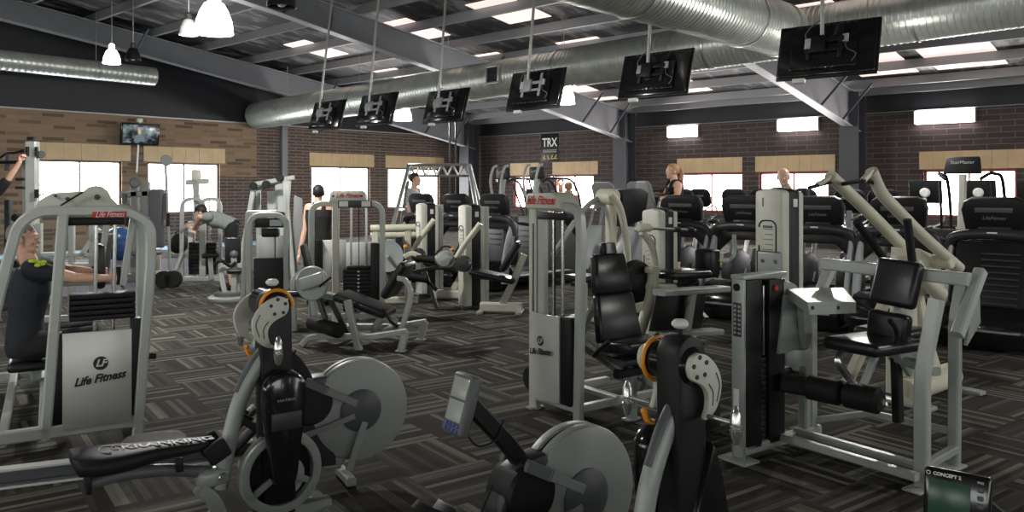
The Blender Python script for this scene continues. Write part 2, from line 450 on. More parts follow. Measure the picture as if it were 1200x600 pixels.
# metal capping on the brick, dark cladding above
mb = MB(); mb.boxab((0, -.24, 3.55), (WW, .04, 3.585)); bput(struct(mb.build('trim_left', 'rafter_edge')))
mb = MB(); mb.boxab((-.24, 0, 3.55), (.04, SS, 3.575)); bput(struct(mb.build('trim_right', 'rafter')))
mb = MB(); mb.prism([(-.2, 3.585), (WW, 3.585), (WW, roof(WW)+.2), (-.2, roof(-.2)+.2)], -.2, -.02, 'xz'); bput(struct(mb.build('wall_left_upper', 'cladding')))
mb = MB(); mb.prism([(10.0, 3.6), (WW, 3.6), (WW, roof(WW)-.45), (10.0, roof(10)-.55)], -.02, .12, 'xz'); bput(struct(mb.build('wall_left_cladding', 'cladding')))
mb = MB(); mb.boxab((-.2, 0, 3.575), (-.04, SS, 4.2)); bput(struct(mb.build('wall_right_upper', 'cladding')))

# roof sheeting with translucent strips
def sheet_mat():
    mat = bpy.data.materials.new('roof_sheet'); mat.use_nodes = True; N, L = nodes(mat); b = N['Principled BSDF']
    b.inputs['Roughness'].default_value = .5
    tc = N.new('ShaderNodeTexCoord'); mp = N.new('ShaderNodeMapping'); mp.inputs['Scale'].default_value = (.5, 1.6, 1); L.new(tc.outputs['Object'], mp.inputs[0])
    n = N.new('ShaderNodeTexNoise'); n.inputs['Scale'].default_value = 1.5; n.inputs['Detail'].default_value = 6; n.inputs['Roughness'].default_value = .7; L.new(mp.outputs[0], n.inputs['Vector'])
    r = N.new('ShaderNodeValToRGB'); e = r.color_ramp.elements; e[0].position = .50; e[0].color = (.014, .016, .02, 1); e[1].position = .70; e[1].color = (.36, .35, .35, 1)
    L.new(n.outputs['Fac'], r.inputs[0]); L.new(r.outputs[0], b.inputs['Base Color']); MAT['roof_sheet'] = mat
sheet_mat()
mb = MB(); mb.prism([(-.3, roof(-.3)+.2), (WW, roof(WW)+.2), (WW, roof(WW)+.26), (-.3, roof(-.3)+.26)], -.3, SS, 'xz')
o = bput(struct(mb.build('ceiling', 'roof_sheet')))
MAT['skylight'] = M_('skylight', (.8, .7, .65), .5, emit=(1.0, .80, .74), es=.50)
sky = [(7.35, 8.2), (10.1, 11.3), (15.3, 16.6), (17.0, 18.4), (19.0, 20.2), (3.2, 4.2)]
n = 1
for (s0, s1) in sky:
    for (w0, w1) in ((1.5, 4.0), (5.6, 7.0), (8.6, 10.0)):
        if s0 < 5 and w0 < 5: continue
        mb = MB(); z = .19
        mb.add([(w0, s0, roof(w0)+z), (w1, s0, roof(w1)+z), (w1, s1, roof(w1)+z), (w0, s1, roof(w0)+z)], [(0, 1, 2, 3)])
        mb.add([(w0, s0, roof(w0)+z+.008), (w1, s0, roof(w1)+z+.008), (w1, s1, roof(w1)+z+.008), (w0, s1, roof(w0)+z+.008)], [(3, 2, 1, 0)])
        bput(struct(mb.build('ceiling_skylight_%d' % n, 'skylight'))); n += 1

# purlins
for i, w in enumerate([.35]+[1.15+1.42*k for k in range(15)]):
    mb = MB(); z = roof(w)
    pr = [(-.04, 0), (.045, 0), (.045, .012), (-.028, .012), (-.028, .188), (.045, .188), (.045, .2), (-.04, .2)]
    mb.sweep([(w, -.1, z), (w, SS-.2, z)], [(-a, b) for a, b in pr], (0, 0, 1))
    bput(struct(mb.build('ceiling_purlin_%d' % (i+1), 'purlin')))
# portal frames: tapered rafter with flanges, column, stiffeners and fly braces
def depth(w): return .52+max(0, (13-w))*.0265+max(0, 4.6-w)*.018
FR = [.9, 7.8, 14.8, 21.8, 28.6]
for i, s in enumerate(FR):
    ws = [0.42, 2.5, 4.6, 8.4, 13, 18, 24, WW-.3]; r = .012
    top = [(w, roof(w)-.004) for w in ws]; bot = [(w, roof(w)-depth(w)) for w in ws]
    mb = MB(); mb.prism(top+bot[::-1], s-r, s+r, 'xz')
    o = bput(struct(mb.build('ceiling_rafter_%d' % (i+1), 'rafter')))
    mb = MB()
    for k in range(len(ws)-1):
        for (pa, pb) in ((bot[k], bot[k+1]), (top[k], top[k+1])):
            mb.bar([(pa[0], s, pa[1]), (pb[0], s, pb[1])], .022, .24, (0, 1, 0), bev=.002)
    f = mb.build('rafter_flange', 'rafter_edge', o); f['kind'] = 'structure'
    mb = MB(); d = depth(.4)
    mb.boxab((.42, s-.012, 0), (.95, s+.012, roof(.6)-.02)); mb.boxab((.40, s-.24, 0), (.425, s+.24, roof(.4)-.02)); mb.boxab((.945, s-.24, 0), (.97, s+.24, roof(.95)-.02))
    mb.boxab((.425, s-.16, roof(.4)-d-.02), (.945, s+.16, roof(.4)-d)); mb.boxab((.37, s-.2, 0), (1.0, s+.2, .02))
    bput(struct(mb.build('wall_column_%d' % (i+1), 'column')))
    mb = MB()
    for w in (1.5, 2.9, 7.1, 12.9):
        zb = roof(w)-depth(w)+.03
        for sg in (-1, 1):
            a = Vector((w, s+sg*.02, zb)); e = Vector((w, s+sg*.75, roof(w)+.02))
            mb.bar([a, e], .05, .05, (1, 0, 0), bev=.004)
    bput(struct(mb.build('ceiling_brace_%d' % (i+1), 'column')))
# steel post and slim bracing on the left wall
mb = MB(); mb.boxab((7.93, .02, 0), (8.12, .16, roof(8)-.55), .004); bput(struct(mb.build('wall_post', 'rafter')))
# ================================================================ ducts, lamps, screens
def duct(name, a, b, r, label, rib=.09, seam=None, grp=None, root=None, part='duct_shell'):
    a, b = Vector(a), Vector(b); off = Vector()
    if root is None: root = thing(name, Matrix.Translation(a), label, 'duct', grp)
    else: off = a-root.matrix_world.translation
    L = (b-a).length; pr = [(r*.97, 0)]; k = int(L/rib)
    for i in range(k):
        z = i*L/k; e = L/k
        pr += [(r, z+e*.08), (r, z+e*.80), (r*1.018, z+e*.86), (r*1.018, z+e*.96)]
    pr += [(r*.97, L)]
    MB().lathe(pr, off, b-a, 40).build(part, 'galv', root, 30)
    d = (b-a).normalized()
    for t in (seam or []):
        MB().lathe([(r*1.0, -.05), (r*1.035, -.045), (r*1.035, .045), (r*1.0, .05)], off+d*(t*L), d, 40).build('duct_collar', 'galv', root)
    return root, d, L
def bw(w, s, z): return B.m @ Vector((w, s, z))
r1, d1, L1 = duct('spiral_duct', bw(9.0, .15, 3.80), bw(9.0, 27.0, 4.34), .39, 'long silver spiral duct crossing the hall above the screens, a fat branch joining it', seam=[.12, .34, .42, .62])
r2, d2, L2 = duct('spiral_duct', bw(9.35, 16.7, 4.13), bw(21, 16.7, 3.98), .42, None, seam=[.02], root=r1, part='branch_shell'); o2 = bw(9.35, 16.7, 4.13)-r1.matrix_world.translation
r3, d3, L3 = duct('spiral_duct', bw(12.9, 2.0, 4.40), bw(24, 2.0, 4.46), .225, 'slim silver spiral duct with open end by the dark cladding', rib=.12)
def grille(parent, c, n, ax, sx, sy):
    """louvred register on a duct"""
    up = Vector(n).cross(Vector(ax)).normalized(); R = face(c, ax, up)
    f = MB()
    for (x, y, a, b) in ((0, sy/2, sx+.06, .05), (0, -sy/2, sx+.06, .05), (sx/2, 0, .05, sy), (-sx/2, 0, .05, sy)): f.box((x, y, 0), (a, b, .08), .004)
    o = f.build('grille_frame', 'galv', parent); o.data.transform(R)
    f = MB(); f.box((0, 0, -.02), (sx, sy, .02))
    for k in range(9): f.box((0, -sy/2+(k+.5)*sy/9, .01), (sx, .008, .03), 0, 2, Matrix.Rotation(.6, 3, 'X'))
    o = f.build('grille_louvres', 'dark_plastic', parent); o.data.transform(R)
p = wpt(588, 89, 17.3); q = p-r1.matrix_world.translation; t = q.dot(d1); ax = d1*t; nn = (Vector((0, 0, EYE))-(r1.matrix_world.translation+ax)); nn = (nn-d1*nn.dot(d1)).normalized(); nn = (nn+Vector((0, 0, .25))).normalized()
grille(r1, ax+nn*.41, nn, d1, .36, .36)
tt = 5.4; nn = Vector((-.74, .2, -.3)); c2 = d2*3.7; c2 = c2+o2; nn = (Vector((0, 0, EYE))-(r1.matrix_world.translation+c2)); nn = (nn-d2*nn.dot(d2)).normalized(); nn = (nn+Vector((0, 0, 1.0))).normalized()
grille(r1, c2+nn*.44, nn, d2, .42, .2)
# hanger rods of the ducts
def rods(root, d, L, r, n, w, off=Vector()):
    for k in range(n):
        p = off+d*(L*(k+.5)/n); P = root.matrix_world.translation+p; h = roof((B.i @ P).x)-P.z
        MB().lathe([(r*1.04, -.015), (r*1.045, 0), (r*1.04, .015)], p, d, 32).tube([p+V(0, 0, r), p+V(0, 0, h)], w, 6).build('hanger', 'steel', root)
rods(r1, d1, L1, .39, 8, .006); rods(r1, d2, L2, .42, 4, .006, o2); rods(r3, d3, L3, .225, 4, .006)

MAT['lamp_glow'] = M_('lamp_glow', (1, 1, 1), .4, emit=(1.0, .98, .94), es=30)
MAT['lamp_glass'] = M_('lamp_glass', (.35, .37, .36), .15)
MAT['lamp_shell_lit'] = M_('lamp_shell_lit', (.9, .9, .88), .3, emit=(1.0, .98, .94), es=6)
def highbay(px, py, D, dia, lit, label, top=None, shell=None, watts=60, grp=None):
    P = wpt(px, py, D); fr = Matrix.Translation(P); o = thing('high_bay_lamp', fr, label, 'lamp', grp); r = dia/2
    h = dia*.95
    sh = [(r*.28, h*.55), (r*.5, h*.5), (r*.72, h*.3), (r*.92, 0), (r, -h*.35), (r*.97, -h*.35), (r*.88, 0), (r*.68, h*.28), (r*.45, h*.45), (.0, h*.5)]
    MB().lathe(sh, seg=28).build('reflector', shell or ('lamp_shell_lit' if lit else 'lamp_glass'), o)
    MB().lathe([(.0, h*.5), (r*.32, h*.5), (r*.34, h*.8), (r*.2, h*.9), (.0, h*.92)], seg=20).build('ballast', 'dark_plastic' if not lit else 'lamp_shell_lit', o)
    MB().ball((0, 0, -h*.05), (r*.45, r*.45, h*.3), 14).build('bulb', 'lamp_glow' if lit else 'white', o)
    zr = roof((B.i @ P).x)-P.z
    MB().tube([(0, 0, h*.85), (0, 0, max(h, zr))], .008, 6).build('suspension_cable', 'pole', o)
    if lit:
        li = bpy.data.lights.new('lamp_light', 'POINT'); li.energy = watts; li.shadow_soft_size = r*.6; li.color = (1, .97, .92)
        lo = bpy.data.objects.new('lamp_light', li); C.objects.link(lo); lo.parent = o; lo.location = (0, 0, -h*.5)
    return o
highbay(251, 25, 9.5, .44, True, 'brightly lit bell lamp hanging above the left end of the hall', watts=260)
highbay(221, 34, 10.5, .25, False, 'unlit clear glass bell lamp hanging beside the brightest lamp')
highbay(131, 68, 15.5, .32, True, 'small lit bell lamp in front of the slim duct', watts=60)
highbay(156, 65, 13.5, .25, False, 'dark unlit bell lamp hanging by the slim duct end', shell='black')
highbay(472, 134, 21.0, .48, True, 'lit lamp glowing below the long duct between two screens', watts=160)
highbay(661, 113, 17.4, .48, True, 'lit lamp glowing below the duct right of the fourth screen', watts=220)
highbay(1017, 78, 11.0, .26, True, 'lit lamp half hidden behind the largest hanging screen', watts=120)
highbay(330, -3, 8.2, .30, False, 'unlit lamp whose rim shows at the top edge of the picture', shell='black')

for (x, y, wt, lab) in ((6.6, 4.2, 100, 'bell lamp added as fill, unseen beyond the right edge'), (-4.6, 2.6, 70, 'bell lamp added as fill, unseen beyond the left edge')):  # extra unseen lamps, added to brighten the near carpet and machines
    hb = highbay(600+FP*x/y, 221-FP*2.0/y, y, .44, True, lab, watts=wt)

# wall lights over the right-hand windows
MAT['tube_glow'] = M_('tube_glow', (1, 1, 1), .4, emit=(1.0, .90, .88), es=14)
for (px, py, w, h, lab) in ((800, 154, 1.05, .36, 'fluorescent wall light above the window behind the woman'), (935, 146, 1.15, .36, 'fluorescent wall light partly hidden by the roof beam'), (1107, 136, 1.35, .36, 'fluorescent wall light nearest the right edge of the picture')):
    p = B.x(px, py, .08); fr = B.m @ Matrix.Translation(Vector((0, p.y, p.z))); o = thing('wall_light', fr, lab, 'wall light')
    MB().boxab((0, -w/2, -h/2), (.04, w/2, h/2), .01).build('housing', 'white', o)
    MB().box((.07, 0, 0), (.07, w*.97, h*.9), .03, 3).build('diffuser', 'tube_glow', o)
    for sy in (-1, 1): MB().boxab((0, sy*w*.5-.03, -h*.45), (.1, sy*w*.5+.0, h*.45), .01).build('end_cap', 'white', o)

# hanging screens in a row, their backs to the camera
TV = [(383, 135, -.10), (441, 128, -.08), (522, 124, -.06), (627, 105, -.07), (767, 87, -.05), (969, 58, 0)]
names = ['farthest and smallest of the hanging screens, by the post', 'second hanging screen from the far left end', 'third hanging screen, above the A-frame rack',
         'fourth hanging screen, beside the lit lamp', 'fifth hanging screen, above the steel column', 'nearest and largest hanging screen, at upper right']
for i, (px, py, lean) in enumerate(TV):
    z = 1.55; D = FP*z/(HY-py); P = wpt(px, py, D)
    o = thing('hanging_television', Matrix.Translation(P) @ Matrix.Rotation(math.radians(-42+(3 if i == 5 else 0)), 4, 'Z') @ Matrix.Rotation(math.radians(-16), 4, 'X'), 'flat black television seen from behind, '+names[i], 'television', 'televisions hanging from the roof')
    W, H = 1.10, .66
    # local x along the screen, +y towards its picture side
    MB().box((0, .02, 0), (W, .035, H), .01).build('bezel', 'black', o)
    MB().box((0, .041, 0), (W-.07, .006, H-.07), .002).build('screen', 'screen_dark', o)
    b = MB().box((0, -.012, 0), (W-.05, .04, H-.05), .016)
    b.box((-.02, -.05, -.05), (W*.66, .05, H*.60), .02).build('back_cover', 'black_gloss', o)
    v = MB()
    for k in range(7): v.box((-.22+k*.07, -.078, -.24), (.045, .006, .02), .002)
    v.build('vent_slot', 'dark_plastic', o)
    v = MB()
    for k in range(9): v.box((-.3+k*.075, -.036, .285), (.05, .006, .012), .002)
    v.build('vent_slot', 'dark_plastic', o)
    mt = MB()
    for sx in (-1, 1): mt.box((sx*.17, -.088, .04), (.045, .022, .38), .004)
    mt.box((0, -.105, .07), (.42, .02, .05), .004); mt.box((0, -.105, -.05), (.42, .02, .04), .004); mt.box((-.06, -.12, .02), (.16, .05, .2), .01)
    mt.build('wall_mount_bracket', 'black' if i > 3 else 'plate', o)
    MB().box((-.15, -.125, .03), (.11, .03, .12), .006).build('media_box', 'pale_plastic' if i in (5, 3) else 'plate', o)
    MB().box((.22, -.085, .08), (.06, .03, .09), .006).build('power_inlet', 'pale_plastic' if i > 2 else 'plate', o)
    MB().tube(spl([(-.14, -.11, .06), (-.2, -.15, .12), (-.12, -.16, .24), (-.02, -.13, .31)]), .008, 6).build('cable', 'grey_plastic', o)
    MB().tube(spl([(.22, -.09, .04), (.25, -.11, -.06), (.34, -.09, -.12), (.3, -.08, -.2)]), .006, 6).build('cable', 'grey_plastic', o)
    MB().box((-.28, -.0, -.355), (.14, .05, .05), .006).build('sensor_tab', 'white', o)
    mi = (o.matrix_world.inverted()); a = mi @ (P+V(-.03, -.05, .1)) + V(0, -.13, 0); zr = roof((B.i @ P).x)-P.z+.1
    bt = mi @ (P+V(-lean*zr*.9, 0, zr)) + V(0, -.13, 0)
    MB().tube([a, bt], .024 if i < 5 else .022, 12).build('ceiling_pole', 'pole', o)
# small set on the left wall
p = B.y(164, 157, .3); o = thing('wall_television', B.m @ Matrix.Translation(p) @ Matrix.Rotation(PI, 4, 'Z') @ Matrix.Rotation(.14, 4, 'X'), 'small flat screen on a white pole showing a programme on the brick wall', 'television')
W, H = 1.02, .58
MB().box((0, 0, 0), (W, .07, H), .012).build('bezel', 'black_gloss', o)
def pic_mat():
    mat = bpy.data.materials.new('programme'); mat.use_nodes = True; N, L = nodes(mat); b = N['Principled BSDF']; b.inputs['Base Color'].default_value = (.01, .01, .01, 1); b.inputs['Roughness'].default_value = .2
    tc = N.new('ShaderNodeTexCoord'); n = N.new('ShaderNodeTexNoise'); n.inputs['Scale'].default_value = 6; n.inputs['Detail'].default_value = 4; L.new(tc.outputs['Object'], n.inputs['Vector'])
    r = N.new('ShaderNodeValToRGB'); e = r.color_ramp.elements; e[0].position = .42; e[0].color = (.004, .006, .008, 1); e[1].position = .7; e[1].color = (.14, .19, .2, 1); L.new(n.outputs['Fac'], r.inputs[0])
    L.new(r.outputs[0], b.inputs['Emission Color']); b.inputs['Emission Strength'].default_value = .8; MAT['programme'] = mat
pic_mat()
MB().box((0, -.034, 0), (W-.1, .012, H-.09), .002).build('screen', 'programme', o)
D_('glow_skin', (.3, .2, .12), .4, emit=(.45, .30, .16), es=.5); D_('glow_shirt', (.1, .12, .14), .4, emit=(.07, .10, .12), es=.5)
MB().ball((-.03, -.042, .06), (.045, .006, .07), 12).build('screen_figure', 'glow_skin', o)
MB().prism([(-.17, -.2), (.12, -.2), (.09, -.07), (.02, -.02), (-.08, -.02), (-.14, -.07)], -.045, -.039, 'xz').build('screen_figure', 'glow_shirt', o)
MB().tube([(.02, .1, .32), (.02, .1, -1.05)], .022, 10).box((.02, .12, .36), (.14, .1, .1), .01).build('mounting_pole', 'white', o)
# banner over the windows
p = B.x(644, 173, .02); o = thing('wall_banner', B.m @ Matrix.Translation(Vector((.0, p.y, p.z))), 'black training banner with white lettering on the brick wall', 'banner')
W, H = .80, 1.0; hw = .40; hz = .48
MB().boxab((.002, -hw, -hz), (.014, hw, hz), .003).build('banner_sheet', 'black', o)
text('lettering', 'TRX', .42, 'whiteink', face((.016, 0, .17), (0, 1, 0), (0, 0, 1)), o, sx=.82, bold=.008)
MB().boxab((.014, -.32, -.10), (.017, .32, -.075)).boxab((.014, -.3, -.16), (.017, .3, -.13)).build('lettering', 'greyink', o)
f = MB()
for k, (y, a) in enumerate(((-.26, .5), (-.08, -.3), (.1, .7), (.26, .9))):
    f.bar([(.016, y-.06*math.sin(a), -.4), (.016, y+.06*math.sin(a), -.26)], .03, .004, (1, 0, 0)); f.bar([(.016, y, -.4), (.016, y+.09, -.38)], .02, .004, (1, 0, 0))
f.build('figure_print', 'yellow', o)
# ================================================================ machines in front
LOGO_N = 0
def lf_logo(parent, c, xd, yd, s, ink='blackink', disc='blackink', cut='brushed'):
    """round badge and slanted script on a shroud, s = script width"""
    R = face(c, xd, yd); x = Vector(xd).normalized(); y = Vector(yd).normalized(); n = x.cross(y)
    b = MB().lathe([(s*.135, 0), (s*.135, .002)], Vector(c)+y*s*.30+x*s*.02, n, 28); b.build('badge', disc, parent)
    text('badge_letters', 'LF', s*.19, cut, face(Vector(c)+y*s*.30+x*s*.02+n*.0035, xd, yd), parent, shear=.3, bold=.002)
    text('lettering', 'Life Fitness', s*.22, ink, face(Vector(c)+n*.002, Vector(xd)*1.0+Vector(yd)*.10, yd), parent, shear=.42, sx=.92, bold=.0025)
def foot_plate(mb, p, w=.12, d=.07): mb.box((p[0], p[1], .008), (w, d, .016), .004)

# ---- seated row machine on the left, with its rower
FL = Fr(ground(160, 522), 30)
L = thing('seated_row_machine', FL, 'silver seated row machine with arched frame and brushed weight shroud, a man rowing on it', 'gym machine')
f = lambda px, py, o=0: FL.y(px, py, o)
a = [f(-3, 353), f(10, 303), f(21, 263), f(44, 247.5), f(150, 247), f(176, 262), f(177, 300), f(160, 520)]
a[0].y = a[1].y = 0
MB().bar(fil([f(-34, 505), f(-12, 395)]+a, .16, 6), .062, .062).build('arch_frame', 'silver_light', L)
MB().bar([f(74, 250), f(53, 514)], .06, .06).build('upright', 'silver_light', L)
o2 = .40
oD = 1.95
g = lambda px, py: FL.y(px, py, o2)
MB().bar(fil([g(60, 247), g(152, 244), g(166, 262), g(163, 486)], .14, 6), .06, .06).build('rear_arch_frame', 'silver_light', L)
mb = MB(); mb.bar([f(-60, 524), f(0, 514), f(160, 492)], .075, .06); mb.build('base_rail', 'silver_light', L)
MB().bar([V(f(-60, 524).x, oD, .12), V(f(165, 490).x, oD, .12)], .07, .06).build('base_rail', 'silver_light', L)
for (px, py) in ((2, 480), (50, 508), (165, 490)):
    p = f(px, py); MB().bar([(p.x, 0, .13), (p.x, oD, .13)], .05, .06, (0, 0, 1)).build('cross_rail', 'silver_light', L)
mb = MB(); p = f(158, 520); foot_plate(mb, (p.x, 0)); foot_plate(mb, (p.x, oD)); mb.build('foot', 'silver', L)
# cover over the pulleys
cv = [FL.y(x, y, .3) for x, y in ((40, 247), (45, 236), (52, 231), (62, 226), (98, 224), (105, 219), (112, 217.5), (119, 218.5), (126, 224), (130, 232), (140, 242), (146, 247))]
MB().prism([(p.x, p.z) for p in cv], .22, .40, 'xz', .01).build('pulley_cover', 'cream_pale', L)
mb = MB()
for px, py, r in ((65, 229.5, .009), (79, 233, .012), (114, 231, .018)): p = FL.y(px, py, .22); mb.cyl((p.x, .205, p.z), (p.x, .225, p.z), r, 12)
mb.build('cover_bolt', 'dark_plastic', L)
MB().tube([FL.y(71, 241, .2), FL.y(97, 225, .2)], .006, 6).build('cable', 'rubber', L)
# shroud, dark side channels, stack block, rods
p0, p1, p2, p3 = f(78, 390), f(158, 384), f(151, 493), f(73, 502)
zt, zb = (p0.z+p1.z)/2, (p2.z+p3.z)/2; xl, xr = p3.x+.0, p1.x-.02
MB().boxab((xl, -.035, zb), (xr, -.02, zt), .004).build('weight_shroud', 'brushed', L)
mb = MB(); mb.boxab((xl-.075, -.02, zb-.02), (xl, .09, zt-.0), .006); mb.boxab((xr, -.02, zb), (xr+.055, .09, zt+.06), .006); mb.build('side_channel', 'black', L)
lf_logo(L, ((xl+xr)/2+.01, -.036, zb+(zt-zb)*.50), (1, 0, 0), (0, 0, 1), (xr-xl)*.82)
q0, q1 = FL.y(81, 345, .1), FL.y(158, 371, .1)
for k in range(5):
    z0 = q1.z+(q0.z-q1.z)*k/5; MB().boxab((q0.x, .04, z0+.003), (q1.x, .18, z0+(q0.z-q1.z)/5-.002), .004).build('weight_plate', 'black', L)
mb = MB(); mb.boxab((q0.x, .04, .2), (q1.x, .18, q1.z-.2), .004); mb.build('weight_stack', 'black', L)
for px in (113, 135):
    MB().tube([FL.y(px, 256, .1), FL.y(px-4, 470, .1)], .011, 8).build('guide_rod', 'chrome', L)
t0, t1 = FL.y(76, 255, .1), FL.y(146, 263, .1); MB().boxab((t0.x, .06, t1.z), (t1.x, .16, t0.z), .006).build('top_beam', 'black', L)
t0, t1 = f(108, 248), f(148, 254.5); MB().boxab((t0.x, -.036, t1.z), (t1.x, -.031, t0.z), .002).build('instruction_label', 'redink', L)
text('label_lettering', 'Life Fitness', .05, 'whiteink', face(((t0.x+t1.x)/2, -.0375, (t0.z+t1.z)/2), (1, 0, 0), (0, 0, 1)), L, shear=.4, sx=.7)
MB().cyl(FL.y(171, 417, .0)+V(-.02, 0, 0), FL.y(183, 417, .0), .02, 14, .004).build('adjustment_knob', 'rubber', L)
# seat, chest pad, pulley arms and foot supports inside
sx0 = f(30, 400).x
oS = 1.50
pS = FL.y(42, 424, oS)
MB().box((pS.x, oS, .29), (.36, .30, .07), .03, 3).build('seat_pad', 'vinyl', L)
MB().bar([(pS.x, oS, .14), (pS.x, oS, .27)], .07, .07, (0, 1, 0)).build('seat_post', 'silver', L)
MB().bar([(pS.x-.1, oS, .145), (FL.y(150, 300, oS).x, oS, .145)], .07, .07, (0, 1, 0)).build('centre_rail', 'silver', L)
# swinging press arm with handle that the man holds
hp = FL.y(139, 323, oS-.18); hq = FL.y(110, 322, oS+.2)
for yy, hh in ((oS-.18, hp), (oS+.18, hq)):
    MB().bar(fil([(hh.x+.04, yy, hh.z-.02), (hh.x+.02, yy, hh.z-.12), (hh.x+.1, yy, 1.38), (hh.x+.1, .36, 1.40)], .08), .045, .03, (0, 1, 0)).build('lever_arm', 'silver_light', L)
    MB().cyl((hh.x, yy, hh.z-.07), (hh.x, yy, hh.z+.07), .016, 12, .004).build('hand_grip', 'rubber', L)
MB().bar([FL.y(70, 333, oS), FL.y(140, 330, oS)], .035, .035).build('arm_link', 'silver', L)
MB().box((FL.y(100, 318, oS).x+.1, oS, 1.0), (.07, .24, .34), .03, 3).build('chest_pad', 'vinyl', L)
for yy in (oS-.14, oS+.14): MB().box((FL.y(112, 400, oS).x, yy, .32), (.03, .12, .26), .01, 2, Matrix.Rotation(-.5, 3, 'Y')).build('foot_support', 'rubber', L)

# ---- arm crank machines
def comma(R=.052, flip=1):
    """fat comma outline of a crank arm in (x, z): round head at the origin, tail sweeping down"""
    o = [(.004, .050), (-.045, .034), (-.084, .004), (-.109, -.032), (-.120, -.072), (-.113, -.112), (-.097, -.148), (-.071, -.172), (-.046, -.184), (-.034, -.186), (-.031, -.176), (-.044, -.142), (-.046, -.106), (-.030, -.076), (0, -.056), (.034, -.040), (.050, -.014), (.050, .014), (.036, .038)]
    o = [(-flip*x, z) for x, z in o]; c = spl([(x, 0, z) for x, z in o+o[:1]], 3)[:-1]
    return [(p.x, p.z) for p in c], R
def crank_part(parent, name, x, y0, y1, z, flip, rot, mat):
    pts, R = comma(flip=flip)
    M = Matrix.Translation((x, 0, z)) @ Matrix.Rotation(rot, 4, 'Y')
    o = MB().prism(pts, y0, y1, 'xz', .006).build(name, mat, parent); o.data.transform(M)
    sgn = -1 if y1 < 0 else 1; yo = y1 if sgn > 0 else y0
    b = MB()
    for k in range(5):
        a = k*2*PI/5+.4; c = (R*.68*math.cos(a), R*.68*math.sin(a)); b.cyl((c[0], yo-sgn*.002, c[1]), (c[0], yo+sgn*.003, c[1]), .0085, 10)
    q = b.build('bolt', 'dark_plastic', o); q.data.transform(M)
    gr = MB(); ctr = spl([(flip*.085, yo, -.028), (flip*.104, yo, -.075), (flip*.088, yo, -.130)], 5); gr.tube(ctr, .003, 6)
    ctr = spl([(flip*.045, yo, -.062), (flip*.068, yo, -.095), (flip*.066, yo, -.140)], 5); gr.tube(ctr, .003, 6)
    q = gr.build('groove', 'grey_plastic', o); q.data.transform(M)
    return M @ Vector((flip*.040, yo, -.172)), sgn
def handle_part(parent, p, sgn, tilt=0.0):
    p = Vector(p); e = p+V(0, sgn*.10, 0)
    MB().cyl(p, e, .008, 10).build('crank_pin', 'steel', parent)
    pr = [(.0, -.062), (.010, -.058), (.019, -.03), (.021, -.012), (.017, -.008), (.017, -.004), (.021, 0), (.021, .003), (.017, .006), (.017, .01), (.02, .014), (.016, .045), (.008, .066), (.0, .072)]
    o = MB().lathe(pr, (0, 0, 0), (math.sin(tilt), 0, math.cos(tilt)), 20).build('hand_grip', 'chrome', parent); o.data.transform(Matrix.Translation(e+V(0, sgn*.015, -.01)))
